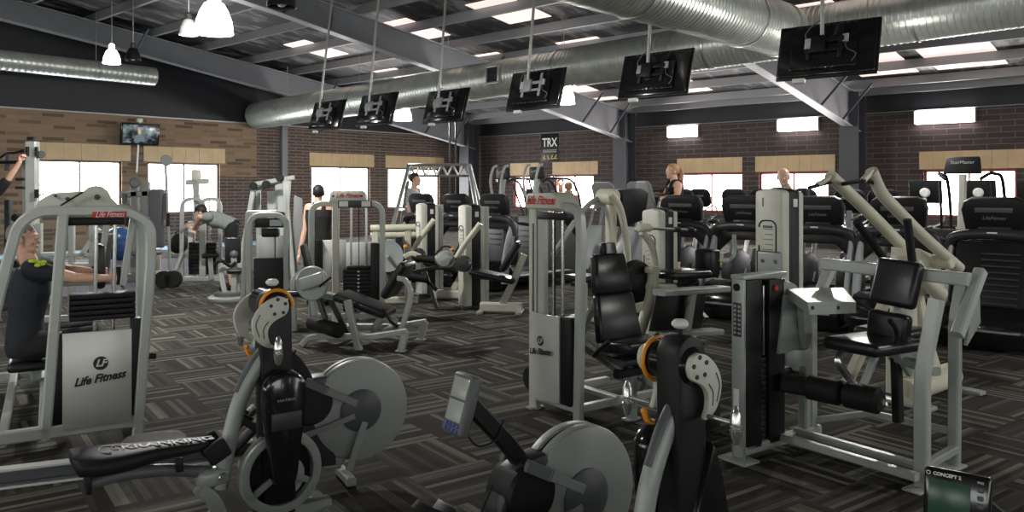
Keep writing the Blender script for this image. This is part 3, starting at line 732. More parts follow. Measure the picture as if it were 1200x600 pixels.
def krank(fr, label, flip, rot, sd=1, gap=.06, zt=1.07, ax=.075):
    """sd = 1 puts cover, flywheel and ring on the -y side"""
    K_ = thing('crank_cycle', fr, label, 'exercise machine', 'arm crank machines')
    # slanted main post with rounded head
    col = [(-.055, .12), (.10, .12), (.085, .62), (.078, zt-.07)]+[(.004+.074*math.cos(a), zt-.07+.074*math.sin(a)) for a in [k*PI/8 for k in range(1, 8)]]+[(-.07, zt-.07), (-.065, .62)]
    MB().prism(col, -.052, .052, 'xz', .012).build('main_post', 'black', K_)
    MB().cyl((0, -.062 if sd > 0 else -.066, zt-ax), (0, .066+gap, zt-ax), .066, 28, .012).build('crank_housing', 'black_gloss', K_)
    MB().tube([(0.076*math.cos(a), -.060 if sd > 0 else .045+gap, zt-ax+.076*math.sin(a)) for a in ([-.15+k*3.5/30 for k in range(31)] if sd > 0 else [k*2*PI/36 for k in range(37)])], .008, 8).build('drive_ring', 'orange', K_)
    MB().tube([(0, .0, zt), (0, .0, zt+.028)], .008, 8).build('knob_stem', 'rubber', K_)
    MB().lathe([(.0, 0), (.02, .002), (.030, .012), (.029, .022), (.020, .031), (0, .034)], (0, 0, zt+.022), (0, 0, 1), 20).build('tension_knob', 'white', K_)
    # cranks both sides and their grips
    e1, s1 = crank_part(K_, 'crank_arm', 0, -.088, -.064, zt-ax, flip, rot, 'cream_pale'); handle_part(K_, e1, s1)
    e2, s2 = crank_part(K_, 'crank_arm', 0, .075+gap, .099+gap, zt-ax, flip, rot+.10, 'cream_pale'); handle_part(K_, e2, s2)
    MB().tube(spl([(-.06, .07, zt-.31), (-.085, .075, zt-.30), (-.095, .08, zt-.275)], 4), .011, 8).ball((-.096, .08, zt-.268), .013, 10).build('brake_lever', 'orange', K_)
    # curved tube from the base to the post, cover, flywheel
    tb = spl([(-.24, 0, .24), (-.22, 0, .35), (-.20, 0, .44), (-.155, 0, .61), (-.08, 0, .76), (-.01, 0, .85)], 8)
    MB().oval(tb, .075, .065).build('curved_tube', 'silver', K_)
    MB().oval(spl([(-.155, 0, .66), (-.10, 0, .77), (-.03, 0, .865)], 6), .055, .04).build('adjustment_rack', 'grey_plastic', K_)
    cv = [(.075*math.cos(a), .70+.085*math.sin(a)) for a in [k*PI/10 for k in range(11)]]
    cv = [(p[0]*1.35+.015, p[1]*1.0-.02) for p in cv]+[(-.087, .61), (-.079, .53), (-.066, .44), (-.054, .35), (-.047, .285), (-.036, .252), (-.018, .230), (.004, .221), (.026, .221), (.048, .230), (.066, .252), (.077, .285), (.085, .35), (.096, .44), (.109, .53), (.117, .61)]
    y0, y1 = (-.155, -.075) if sd > 0 else (.075, .155)
    c = MB().prism(cv, y0, y1, 'xz', .026).build('drive_cover', 'black_gloss', K_)
    yc = -.157 if sd > 0 else .157
    MB().boxab((-.055, yc-.004, .50), (.085, yc+.004, .58), .004).build('cover_label', 'dark_plastic', c)
    text('cover_lettering', 'MATRIX', .017, 'greyink', face((.015, yc, .635), (sd, 0, 0), (0, 0, 1)), c, sx=1.4)
    W = .195; zc = .275; xc = .025
    MB().lathe([(W*.78, -.028), (W*.84, -.032), (W*.97, -.030), (W, -.018), (W, .018), (W*.97, .03), (W*.84, .032), (W*.78, .028), (W*.78, -.028)], (xc, -.04*sd, zc), (0, 1, 0), 48).build('flywheel', 'silver', K_)
    s_ = MB()
    for k in range(3):
        an = k*2*PI/3-.45; s_.bar([(xc+.02*math.cos(an), -.05*sd, zc+.02*math.sin(an)), (xc+W*.8*math.cos(an), -.05*sd, zc+W*.8*math.sin(an))], .03, .02, (0, 1, 0))
    s_.build('flywheel_spoke', 'silver', K_)
    MB().lathe([(.0, -.006), (W*.50, -.006), (W*.50, .006), (0, .006)], (xc+.02, -.035*sd, zc-.03), (0, 1, 0), 40).build('inner_disc', 'pale_plastic', K_)
    MB().lathe([(.0, -.01), (W*.82, -.012), (W*.82, .012), (.0, .01)], (xc, -.012*sd, zc), (0, 1, 0), 40).build('flywheel_gap', 'black', K_)
    # base frame
    MB().bar(fil([(-.33, 0, .26), (-.27, 0, .20), (-.22, 0, .06), (.28, 0, .06)], .08), .06, .08).build('base_rail', 'silver', K_)
    for x in (-.20, .27):
        MB().bar([(x, -.24, .035), (x, .24, .035)], .07, .05, (0, 0, 1)).build('base_foot', 'silver', K_)
        for sy in (-1, 1): MB().cyl((x, sy*.2, 0), (x, sy*.2, .014), .03, 14).build('foot_pad', 'rubber', K_)
    MB().prism([(-.10, .07), (.10, .07), (.08, .14), (-.05, .14)], -.05, .05, 'xz', .008).build('post_socket', 'black', K_)
    # seat boom and saddle
    MB().box((-.27, 0, .30), (.15, .085, .085), .03, 3).build('boom_clamp', 'silver', K_)
    MB().cyl((-.235, -.055, .30), (-.235, .055, .30), .024, 16, .005).build('boom_pivot', 'steel', K_)
    MB().oval(spl([(-.28, 0, .32), (-.45, 0, .365), (-.64, 0, .385), (-.78, 0, .37)], 6), .055, .055).build('saddle_boom', 'grey_plastic', K_)
    MB().box((-.42, -.03, .39), (.03, .03, .06), .004).build('saddle_bracket', 'black', K_); MB().box((-.775, 0, .385), (.02, .10, .09), .006).build('boom_end_plate', 'black', K_)
    xs = [-.30, -.36, -.44, -.51, -.57, -.65, -.75, -.815, -.835]; hw = [.055, .068, .07, .075, .095, .125, .135, .12, .09]; th = [.03, .05, .06, .066, .075, .085, .09, .085, .05]
    rings = []
    for x, w_, t_ in zip(xs, hw, th):
        zt_ = .478-(x+.30)*.065; rings.append([Vector((x, w_*math.cos(q)*(abs(math.cos(q))**-.35 if abs(math.cos(q)) > .02 else 1), zt_-t_/2+t_/2*math.sin(q)*(abs(math.sin(q))**-.35 if abs(math.sin(q)) > .02 else 1))) for q in [2*PI*k/22 for k in range(22)]])
    sdl = MB().loft(rings).build('saddle', 'saddle_vinyl', K_, 50)
    text('saddle_lettering', 'KRANKING', .075, 'greyink', face((-.46, -.012, .4905), (1, 0, -.065), (0, 1, 0)), sdl, bold=.0015, sx=1.0)
    MB().tube([(-.70+.035*math.cos(a), -.01+.05*math.sin(a), .5055) for a in [.5+k*4.4/12 for k in range(13)]], .0035, 6).tube([(-.665+.02*math.cos(a), .0+.03*math.sin(a), .5035) for a in [.5+k*4.4/12 for k in range(13)]], .003, 6).build('saddle_logo', 'greyink', sdl)
    if sd < 0: MB().prism([(-.03, .40), (.10, .72), (.15, .60), (.20, .40)], -.075, .045, 'xz', .02).build('post_fairing', 'black_gloss', K_)
    for sy in (-.07, .07): MB().box((-.27, sy, .43), (.10, .04, .09), .012, 2, Matrix.Rotation(-.5, 3, 'Y')).build('saddle_clamp', 'rubber', K_)
    return K_
krank(Fr(ground(319, 619), 35), 'black and silver crank cycle with long saddle and teardrop cover beside the grey rower wheel', -1, .0, 1, .10, 1.12, .068)
krank(Fr(wpt(797, 560, 2.80)*1.0-V(0, 0, wpt(797, 560, 2.80).z), 38), 'black crank cycle with cream curved arms and orange ring, cropped by the bottom edge', 1, .0, -1, .06, 1.09, .10)

# ---- rowing machines
def rower(fr, label, monitor='tall', arm=((.20, .60), (.45, .80)), mtilt=.45):
    r_ = thing('rowing_machine', fr, label, 'rowing machine', 'rowing machines')
    R = .272; zc = .40
    sh = [(.0, -.062), (R*.90, -.062), (R*.98, -.054), (R, -.040), (R, -.014), (R*.955, -.010), (R*.955, .010), (R, .014), (R, .040), (R*.98, .054), (R*.90, .062), (.0, .062)]
    MB().lathe(sh, (0, 0, zc), (0, 1, 0), 64).build('flywheel_housing', 'wheel_grey', r_)
    MB().lathe([(R*.96, -.009), (R*.962, .009)], (0, 0, zc), (0, 1, 0), 64).build('vent_gap', 'black', r_)
    MB().lathe([(.0, -.085), (.085, -.085), (.112, -.070), (.115, -.05), (.115, .05), (.112, .070), (.085, .085), (.0, .085)], (0, 0, zc), (0, 1, 0), 40).build('hub_cover', 'wheel_dark', r_)
    for sy in (-1, 1):
        y = sy*.082
        MB().bar([(.03, y, zc+.045), (.20, y, zc+.135)], .038, .018).build('wheel_arm', 'mid_plastic', r_)
        MB().bar([(.19, y*.98, zc+.13), (.30, y*.9, zc+.19)], .046, .022).build('arm_socket', 'grey_plastic', r_)
        MB().bar([(.04, y, zc-.02), (.36, y*.8, zc-.11)], .03, .018).build('wheel_arm', 'mid_plastic', r_)
        MB().bar([(-.015, y, zc-.06), (.07, y*.9, .09)], .036, .018).build('front_leg', 'silver', r_)
    MB().bar([(.065, -.11, .035), (.065, .11, .035)], .05, .05, (0, 0, 1)).build('front_foot', 'silver', r_)
    for sy in (-1, 1): MB().boxab((.04, sy*.09-.02, 0), (.09, sy*.09+.02, .02), .004).build('foot_pad', 'rubber', r_)
    # chain housing between wheel and rail
    hs = [(.13, .12), (.15, zc+.16), (.19, zc+.205), (.26, zc+.20), (.33, zc+.17), (.40, zc+.06), (.42, .33), (.46, .22), (.46, .12)]
    MB().prism(hs, -.058, .058, 'xz', .016).build('chain_housing', 'dark_plastic', r_)
    MB().cyl((.27, -.075, zc+.07), (.27, .075, zc+.07), .115, 36, .012).build('housing_disc', 'black', r_)
    (ax, az), (bx, bz) = arm
    MB().bar(fil([(.24, 0, zc+.10), (.28, 0, zc+.19), (ax, 0, az), (bx, 0, bz)], .05), .062, .042, scale=None).build('monitor_arm', 'black', r_)
    # monitor looks along +x
    Mx = Matrix.Translation((bx+.03, 0, bz)) @ Matrix.Rotation(-mtilt, 4, 'Y')
    if monitor == 'tall':
        w, h, d = .125, .215, .046
        o = MB().box((0, 0, 0), (d, w, h), .014, 3).build('monitor', 'grey_plastic', r_)
        q = [MB().box((d/2, 0, .055), (.004, w*.74, .072), .003).build('display', 'lcd_grey', o), MB().box((d/2, 0, -.025), (.004, w*.74, .072), .003).build('display', 'lcd_grey', o)]
        for i in range(4):
            for j in range(2): q.append(MB().box((d/2, -.036+i*.024, -.073-j*.018), (.010, .019, .013), .004).build('button', 'blue_key', o))
        cab = [(bx+.01, .0, bz-.11), (bx-.02, .03, bz-.15), (bx-.10, .03, bz-.14), (bx-.14, .02, bz-.08)]
    else:
        w, h, d = .205, .185, .05
        o = MB().box((0, 0, 0), (d, w, h), .012, 3).build('monitor', 'black_gloss', r_)
        q = [MB().box((d/2, -.022, -.008), (.004, .130, .128), .003).build('display', 'lcd_green', o)]
        for j in range(5): q.append(MB().box((d/2, .072, .045-j*.027), (.010, .020, .017), .005).build('button', 'grey_plastic', o))
        q.append(text('monitor_lettering', 'CONCEPT 2', .016, 'whiteink', face((d/2+.001, -.03, .073), (0, 1, 0), (0, 0, 1)), o, bold=.0006))
        q.append(text('monitor_lettering', 'PM2', .011, 'whiteink', face((d/2+.001, .072, .070), (0, 1, 0), (0, 0, 1)), o))
        q.append(MB().tube([(d/2+.001, -.088+.006*math.cos(a), .073+.006*math.sin(a)) for a in [k*2*PI/12 for k in range(13)]], .0016, 5).build('monitor_logo', 'whiteink', o))
        cab = [(bx+.01, .0, bz-.09), (bx-.02, .04, bz-.14), (bx-.08, .03, bz-.2)]
    for k in [o]+q: k.data.transform(Mx)
    MB().tube(spl(cab, 5), .004, 6).build('cable', 'rubber', r_)
    MB().tube([(.40, 0, zc+.12), (.52, 0, .31)], .004, 6).build('drive_cord', 'rubber', r_)
    # main beam, rail, foot boards, handle, seat and rear leg
    MB().bar([(.10, 0, .13), (.62, 0, .20)], .08, .09).build('main_beam', 'silver_light', r_)
    pr = [(-.028, -.045), (.028, -.045), (.028, -.03), (.012, -.026), (.012, .026), (.028, .03), (.028, .045), (-.028, .045), (-.028, .03), (-.012, .026), (-.012, -.026), (-.028, -.03)]
    MB().sweep([(.56, 0, .265), (2.25, 0, .31)], [(a*.5, b*.8) for a, b in pr], (0, 0, 1)).build('rail_web', 'grey_plastic', r_)
    for dz in (-.040, .038): MB().bar([(.56, 0, .265+dz), (2.25, 0, .31+dz)], .013, .062, (0, 1, 0), bev=.003).build('seat_rail', 'rail_bright', r_)
    for sy in (-1, 1):
        MB().bar([(.56, sy*.05, .26), (.60, sy*.05, .20)], .03, .02).build('rail_hinge', 'steel', r_)
        R1 = Matrix.Rotation(.75, 3, 'Y')
        fb = MB().box((.63, sy*.115, .34), (.30, .11, .022), .008, 2, R1).build('foot_board', 'black', r_)
        MB().box((.74, sy*.115, .255), (.03, .10, .07), .01, 2, R1).build('heel_cup', 'black', fb)
        MB().bar(spl([(.57, sy*.06, .42), (.63, sy*.075, .455), (.65, sy*.115, .468), (.63, sy*.16, .455), (.57, sy*.17, .41)], 4), .006, .035, (1, 0, 0)).build('strap', 'rubber', fb)
    MB().cyl((.50, -.12, .29), (.50, .12, .29), .017, 14, .005).build('pull_handle', 'rubber', r_)
    MB().ball((.50, .03, .29), (.024, .03, .024), 12).build('handle_grip', 'yellow', r_)
    rings = []
    for x, wv, t_ in ((-.15, .07, .02), (-.12, .13, .045), (-.04, .16, .05), (.05, .155, .05), (.11, .13, .05), (.15, .08, .03)):
        rings.append([Vector((1.02+x, wv*math.cos(q_), .352+.012*math.cos(2*q_)*0+(.035*(math.cos(q_)**2)-.02)*(1 if x > -.13 else .5)+t_/2*math.sin(q_))) for q_ in [2*PI*k/20 for k in range(20)]])
    MB().loft(rings).build('seat', 'rubber', r_, 60)
    MB().box((1.02, 0, .318), (.20, .09, .025), .006).build('seat_carriage', 'dark_plastic', r_)
    MB().bar([(2.15, 0, .28), (2.22, 0, .05)], .06, .05).bar([(2.22, -.2, .03), (2.22, .2, .03)], .06, .06, (0, 0, 1)).build('rear_leg', 'silver', r_)
    return r_
RA = Fr(ground(419, 563), 208)
rower(RA, 'grey rowing machine with big round flywheel, its steel rail running behind the crank cycle saddle', arm=((.32, .665), (.48, .83)))
RB = Fr(ground(674, 696), 217)
rower(RB, 'rowing machine with tall grey monitor raised on its arm, cropped by the bottom edge', arm=((.335, .66), (.505, .835)), mtilt=.30)
# ================================================================ leg press in the middle
FC = Fr(ground(679, 497), 36)
P = thing('leg_press', FC, 'silver leg press with brushed weight shroud and glossy black reclined seat', 'gym machine')
MB().bar(fil([(0, .012, .0), (0, -.02, 1.30), (0, -.0, 1.46), (0, .16, 1.475), (0, .50, 1.475)], .13, 7), .065, .055, (1, 0, 0)).build('arch_frame', 'silver_light', P)
MB().bar([(.0, .495, 0), (.0, .495, 1.475)], .085, .055, (1, 0, 0)).build('upright', 'cream_pale', P)
MB().bar([(.0, .40, .10), (.0, .40, 1.45)], .07, .05, (1, 0, 0)).build('upright', 'silver_light', P)
MB().bar([(.34, .53, 0), (.34, .53, .12), (.34, -.02, .12)], .05, .05, (0, 0, 1)).build('base_rail', 'silver_light', P)
for y in (-.0, .50): MB().bar([(0, y, .105), (.72, y, .105)], .05, .06).build('base_rail', 'silver_light', P)
MB().bar([(0, 0, .10), (0, .5, .10)], .05, .06, (0, 0, 1)).build('base_rail', 'silver_light', P)
for (x, y) in ((0, 0.012), (0, .495), (.34, .53), (.36, -.13)): mb = MB(); foot_plate(mb, (x, y)); mb.build('foot', 'silver', P)
cv = [(.535, 1.46), (.53, 1.55), (.51, 1.565), (.23, 1.572), (.19, 1.545), (.13, 1.475), (.13, 1.455)]
MB().prism(cv, -.06, .12, 'yz', .014).build('pulley_cover', 'cream_pale', P)
text('cover_lettering', 'Life Fitness', .085, 'redink', face((-.063, .35, 1.515), (0, -1, 0), (0, 0, 1)), P, shear=.4, sx=.85, bold=.002)
mb = MB()
for y in (.48, .215): mb.cyl((-.064, y, 1.515), (-.055, y, 1.515), .014, 14)
mb.build('cover_bolt', 'dark_plastic', P)
# brushed shroud, slightly curved, with its black side
rings = []
for z in (.115, .715):
    rings.append([Vector((-.055-.035*math.sin(PI*t), .47-.32*t, z+.0)) for t in [k/10 for k in range(11)]]+[Vector((-.04-.035*math.sin(PI*t), .47-.32*t, z)) for t in [k/10 for k in range(10, -1, -1)]])
MB().loft(rings).build('weight_shroud', 'brushed', P)
lf_logo(P, (-.092, .32, .45), (0, -1, 0), (0, 0, 1), .26, disc='dark_plastic', cut='brushed', ink='dark_plastic')
MB().boxab((-.05, .04, .11), (.08, .148, .715), .01).build('side_shroud', 'black', P)
MB().boxab((-.03, .47, .10), (.1, .49, 1.35), .004).build('rear_channel', 'dark_plastic', P)
for k in range(8): MB().boxab((-.03, .16, .16+k*.055), (.08, .44, .21+k*.055), .004).build('weight_plate', 'black', P)
for y in (.29, .19): MB().tube([(.01, y, .1), (.01, y, 1.44)], .013, 10).build('guide_rod', 'chrome', P)
MB().tube([(-.02, .24, .6), (-.02, .24, 1.44)], .006, 8).build('cable', 'rubber', P)
MB().boxab((-.04, .12, 1.38), (.06, .42, 1.43), .008).build('top_beam', 'black', P)
MB().lathe([(.03, -.02), (.085, -.018), (.075, 0), (.085, .018), (.03, .02)], (.02, .56, .2), (1, 0, 0), 24).build('pulley', 'rubber', P)
MB().tube([(.02, .56, .2), (.02, .56, 1.40)], .005, 6).build('cable', 'rubber', P)
# sled rails, carriage, reclined seat
for x in (.25, .33, .60): MB().bar([(x, .42, .535), (x, -.16, .345)], .05, .045, (1, 0, 0)).build('sled_rail', 'steel' if x < .3 else 'silver', P)
MB().bar([(.40, .4, .42), (.40, -.2, .24)], .06, .05, (1, 0, 0)).build('sled_rail', 'silver', P)
MB().bar([(.36, -.13, .0), (.36, -.13, .36)], .075, .06, (1, 0, 0)).build('front_leg', 'silver', P)
MB().bar([(.36, .55, .1), (.36, .50, .56)], .06, .06, (1, 0, 0)).build('rear_leg', 'silver', P)
MB().bar([(.2, -.15, .34), (.66, -.15, .34)], .06, .06, (0, 1, 0)).build('rail_cap', 'black', P)
MB().boxab((.26, -.16, .375), (.6, .10, .42), .01).build('carriage', 'dark_plastic', P)
def slab(name, mat, c0, c1, w0, w1, th, parent, n=9, b=.03):
    """rounded upholstered slab from c0 to c1 (centre line), its width along local x"""
    c0, c1 = Vector(c0), Vector(c1); t = (c1-c0).normalized(); xd = Vector((1, 0, 0)); nn = t.cross(xd).normalized(); L = (c1-c0).length
    out = [(-.5, 0)]; rings = []
    for (u, sc, ths) in ((0, .90, .35), (.02, .97, .8), (.06, 1, 1), (.5, 1, 1), (.94, 1, 1), (.98, .97, .8), (1, .9, .35)):
        w = (w0+(w1-w0)*u)*sc/2; h = th*ths/2; c = c0+t*(L*u)
        pr = rrect(2*w, 2*h, min(h*.9, .025), 4)
        rings.append([c+xd*a+nn*bb for a, bb in pr])
    return MB().loft(rings).build(name, mat, parent, 50)
slab('headrest', 'vinyl', (.46, .205, 1.115), (.46, .225, 1.20), .14, .12, .07, P)
slab('backrest', 'vinyl', (.46, .165, .835), (.46, .22, 1.12), .36, .30, .075, P)
slab('backrest', 'vinyl', (.46, .09, .50), (.46, .165, .835), .42, .36, .075, P)
slab('seat', 'vinyl', (.46, .12, .475), (.46, -.22, .515), .40, .42, .08, P)
MB().bar([(.46, .14, .45), (.46, .25, 1.05)], .05, .07, (1, 0, 0)).build('back_spine', 'silver', P)
MB().bar([(.46, .24, .95), (.46, .50, .50)], .04, .05, (1, 0, 0)).build('back_strut', 'silver', P)
for x in (.22, .70): MB().tube(fil([(x, .10, .42), (x, .05, .47), (x, -.06, .545)], .05), .016, 10).build('hand_grip', 'rubber', P)
# foot plate at the near end of the sled
MB().bar([(.46, -.17, .3), (.46, -.62, .12)], .07, .06, (1, 0, 0)).build('sled_rail', 'silver', P)
MB().boxab((.26, -.66, .02), (.66, -.60, .34), .01).build('foot_plate', 'dark_plastic', P)

# ================================================================ seated leg curl on the right
FR = Fr(ground(872, 542), 35)
R_ = thing('seated_leg_curl', FR, 'silver seated leg curl with slim black weight tower, black pads and shin rollers', 'gym machine')
MB().boxab((-.008, .0, .0), (.018, .085, 1.085), .004).build('tower_channel', 'silver', R_)
MB().boxab((.022, .0, .06), (.165, .085, 1.06), .006).build('tower_shell', 'black', R_)
MB().boxab((.235, .0, .06), (.385, .085, 1.05), .006).build('tower_shell', 'black', R_)
MB().boxab((.165, .05, .06), (.235, .085, 1.05), .004).build('tower_recess', 'rubber', R_)
MB().boxab((-.012, -.006, 1.065), (.395, .092, 1.092), .006).build('tower_cap', 'silver', R_)
MB().boxab((.19, .012, .60), (.205, .026, 1.02), .003).build('guide_rod', 'steel', R_)
for k in range(14): MB().boxab((.168, .022, .10+k*.035), (.232, .05, .131+k*.035), .003).boxab((.192, .018, .112+k*.035), (.204, .022, .12+k*.035)).build('weight_plate', 'dark_plastic', R_)
MB().cyl((.28, -.02, 1.0), (.28, .0, 1.0), .018, 14, .004).build('pin_knob', 'red', R_)
MB().boxab((.368, -.004, .72), (.384, .001, 1.03)).build('instruction_label', 'greyink', R_)
MB().boxab((-.011, .012, .73), (-.007, .072, .93), .001).build('warning_label', 'dark_plastic', R_)
mb = MB()
for k in range(7): mb.boxab((-.0125, .018, .745+k*.026), (-.0105, .036, .757+k*.026)); mb.boxab((-.0125, .05, .745+k*.026), (-.0105, .066, .76+k*.026))
mb.build('label_print', 'greyink', R_)
MB().boxab((-.011, .03, .28), (-.007, .07, .42), .001).build('serial_label', 'white', R_)
for z in (1.02, .14): MB().cyl((-.022, .045, z), (-.006, .045, z), .022, 16, .004).build('frame_bolt', 'rubber', R_)
mb = MB(); mb.box((.0, .04, .008), (.14, .20, .016), .004); mb.build('foot', 'silver_light', R_)
MB().bar([(-.02, .03, .06), (.76, .03, .06)], .06, .06).build('base_rail', 'silver_light', R_)
for x in (.36, .53): MB().bar([(x, .03, .085), (x, -.83, .085)], .05, .045, (0, 0, 1)).build('base_rail', 'silver_light', R_)
MB().bar([(.70, .04, 0), (.70, .04, .88)], .07, .06).build('rear_post', 'silver', R_)
MB().bar(fil([(.45, -.81, .0), (.45, -.81, .62), (.56, -.83, 1.0)], .1), .055, .075, (0, 1, 0)).build('front_post', 'silver_light', R_)
MB().bar(fil([(.93, -.74, .0), (.93, -.745, .5), (.86, -.78, .85), (.93, -.78, 1.05)], .06), .055, .06, (0, 1, 0)).build('rear_post', 'silver', R_)
for (x, y) in ((.45, -.81), (.93, -.74), (.70, .04)): mb = MB(); mb.box((x-.03, y-.0, .007), (.17, .10, .014), .004); mb.build('foot', 'silver_light', R_)
MB().bar([(.45, -.81, .11), (.93, -.75, .11)], .045, .05).build('base_rail', 'silver', R_)
MB().bar([(.93, -.745, .20), (.90, -.25, .20), (.72, .03, .12)], .035, .04, (0, 0, 1)).build('base_rail', 'silver', R_)
MB().bar([(.92, .10, 1.105), (.92, -.83, 1.085)], .055, .075, (0, 0, 1)).build('cross_beam', 'silver_light', R_)
for y, zz in ((-.83, 1.10), (.09, 1.11)):
    MB().bar([(1.03, y-.01, zz+.03), (.76, y-.01, zz-.31)], .065, .06, (0, 1, 0)).build('end_strut', 'silver_light', R_)
MB().prism([(.96, .70), (1.12, .82), (1.10, 1.12), (1.02, 1.02)], -.80, -.775, 'xz', .004).build('gusset_plate', 'silver', R_)
# pads: the sitter faces the tower
def ypad(name, c0, c1, w, th, parent, mat='vinyl', bev=.03, nx=None):
    """upholstered block: centre line c0-c1 in the x-z plane, width along y"""
    c0, c1 = Vector(c0), Vector(c1); return MB().obox(c0, c1, th, w, (0, 1, 0), bev, 4).build(name, mat, parent, 50)
ypad('backrest', (.80, -.44, .90), (.87, -.46, 1.17), .275, .085, R_)
ypad('lumbar_pad', (.775, -.43, .70), (.79, -.44, .865), .25, .09, R_)
ypad('seat', (.40, -.41, .695), (.86, -.43, .685), .36, .075, R_)
MB().bar([(.83, -.44, .66), (.93, -.45, 1.09)], .05, .06).build('back_spine', 'silver', R_)
MB().bar([(.80, -.44, .60), (.62, -.80, .60)], .05, .05, (0, 0, 1)).build('seat_beam', 'silver', R_)
MB().prism([(.66, .66), (.90, .66), (.86, .56), (.80, .50), (.74, .56)], -.56, -.53, 'xz', .004).build('seat_bracket', 'silver', R_)
MB().bar([(.78, -.48, .60), (.80, -.48, .22)], .06, .05).build('lever_arm', 'black', R_)
MB().bar(fil([(.55, -.30, .66), (.42, -.32, .60), (.66, -.34, .36), (.80, -.40, .30)], .06), .035, .04).build('roller_arm', 'steel', R_)
MB().bar([(.62, -.46, .66), (.50, -.42, .42)], .03, .04).build('roller_arm', 'silver_light', R_)
for (a, b) in (((.42, -.13, .41), (.44, -.345, .41)), ((.44, -.362, .41), (.46, -.575, .41))):
    c = MB().cyl(a, b, .073, 28, .018).build('shin_roller', 'rubber', R_)
MB().cyl((.42, -.12, .41), (.46, -.59, .41), .018, 12).build('roller_axle', 'steel', R_)
MB().bar([(.30, -.02, .43), (.42, -.14, .41)], .10, .10, (0, 0, 1), bev=.02).build('roller_link', 'rubber', R_)
# sloping cam cover between the tower and the seat
hd = [(.30, .955), (.30, 1.03), (.48, .965), (.485, .90), (.45, .89)]
mb = MB(); rings = [[FR.y(x, y, .0) for x, y in ((922, 338), (988, 337), (990, 350), (924, 351))], [FR.y(x, y, -.28) for x, y in ((946, 354), (1003, 354), (1003, 367), (949, 369))]]
mb.loft(rings).build('cam_cover', 'silver_light', R_, 20)
mb = MB()
for y in (-.40,): pass
for x in (952, 982): c_ = FR.y(x, 360.5, -.28); mb.cyl(c_, c_-V(0, .006, 0), .011, 12)
mb.build('cover_bolt', 'dark_plastic', R_)
MB().lathe([(.04, -.04), (.12, -.04), (.13, 0), (.12, .04), (.04, .04)], (.45, .06, .90), (0, 1, 0), 28).build('cam_wheel', 'silver', R_)
MB().bar([(.42, -.1, .94), (.56, -.02, .60), (.62, .03, .1)], .06, .06).build('cam_post', 'silver', R_)
MB().prism([(.30, .60), (.56, .60), (.60, .95), (.36, .95)], -.02, .01, 'xz', .004).build('cam_plate', 'silver', R_)
MB().lathe([(.0, -.05), (.12, -.05), (.13, 0), (.12, .05), (0, .05)], (.52, .06, .56), (0, 0, 1), 28).build('counterweight', 'silver', R_)
for y in (-.27, -.57): MB().tube(fil([(.62, y, .70), (.60, y-.02, .80), (.52, y-.02, .86)], .05), .014, 10).build('hand_grip', 'rubber', R_) if y < -.5 else None

# rower whose green display shows at the right
o = rower(Fr((1.683, 2.238, 0), 195), 'rowing machine at the bottom right corner, only its green monitor showing', monitor='wide', arm=((.335, .66), (.505, .79)), mtilt=.16)
mon = [c for c in o.children if c.name.startswith('monitor') and 'arm' not in c.name][0]
def turn(ob, M):
    ob.data.transform(M)
    for c in ob.children: turn(c, M)
ctr = Matrix.Translation((.535, 0, .79))
turn(mon, ctr @ Matrix.Rotation(math.radians(36), 4, 'Z') @ Matrix.Rotation(math.radians(0), 4, 'X') @ Matrix.Diagonal((.76, .76, .74, 1)) @ ctr.inverted())
# ================================================================ strength machines further in
def bars(root, name, mat, w, h, *paths, up=(0, 1, 0), r=.06):
    for p in paths: MB().bar(fil(p, r), w, h, up).build(name, mat, root)
# ---- leg extension bench in front of the black weight stack
F8 = Fr(ground(470, 412), 168)
G = thing('leg_extension_bench', F8, 'low leg extension bench with tilted black back pad and foam roller, before the twin tower', 'gym machine')
yc = -.30; b_ = lambda px, py, o=-.30: F8.y(px, py, o); n_ = lambda px, py: F8.y(px, py, 0)
for y in (0, -.60):
    bars(G, 'base_rail', 'silver_light', .06, .055, [(-.06, y, .20), (.30, y, .135), (.80, y, .12), (.98, y, .10), (1.05, y, .02)])
    MB().bar([(-.05, y, .20), (.0, y, .02)], .07, .055).build('rear_leg', 'silver_light', G)
    mb = MB(); foot_plate(mb, (.0, y), .10, .08); mb.build('foot', 'silver_light', G)
bars(G, 'cross_rail', 'silver', .05, .05, [(.30, 0, .135), (.30, -.6, .135)], [(.80, 0, .12), (.80, -.6, .12)], up=(0, 0, 1))
MB().bar([n_(407, 352), n_(422, 416)], .07, .06).build('front_post', 'silver', G)
MB().bar([b_(388, 352), b_(410, 396)], .06, .05).build('side_post', 'dark_plastic', G)
MB().bar([V(b_(438, 392).x, yc, .13), b_(447, 372)], .07, .06).build('seat_post', 'silver', G)
MB().bar([b_(365, 341), b_(405, 352), b_(465, 378)], .07, .07).build('seat_beam', 'silver', G)
ypad('seat', b_(398, 345), b_(458, 367), .36, .085, G)
ypad('backrest', b_(455, 347), b_(479, 307), .36, .085, G)
for y in (-.12, -.48): bars(G, 'back_tube', 'silver_light', .05, .05, [b_(470, 388, y), b_(481, 352, y), b_(481, 338, y), b_(474, 327, y), b_(466, 326, y)], r=.12)
MB().bar([b_(482, 345, -.12), b_(482, 345, -.48)], .05, .05, (0, 0, 1)).build('back_tube', 'silver', G)
for y in (-.05, -.56): MB().tube([b_(448, 362, y), b_(458, 377, y), b_(466, 383, y)], .014, 8).build('hand_grip', 'rubber', G)
cw = b_(366, 332, -.1); MB().lathe([(.05, -.02), (.165, -.025), (.178, -.01), (.178, .01), (.165, .025), (.05, .02)], cw, (0, 1, 0), 32).build('cam_wheel', 'silver', G)
MB().obox(b_(352, 334, -.05), b_(380, 325, -.05), .13, .06, (0, 1, 0), .02).build('cam_cover', 'silver_light', G)
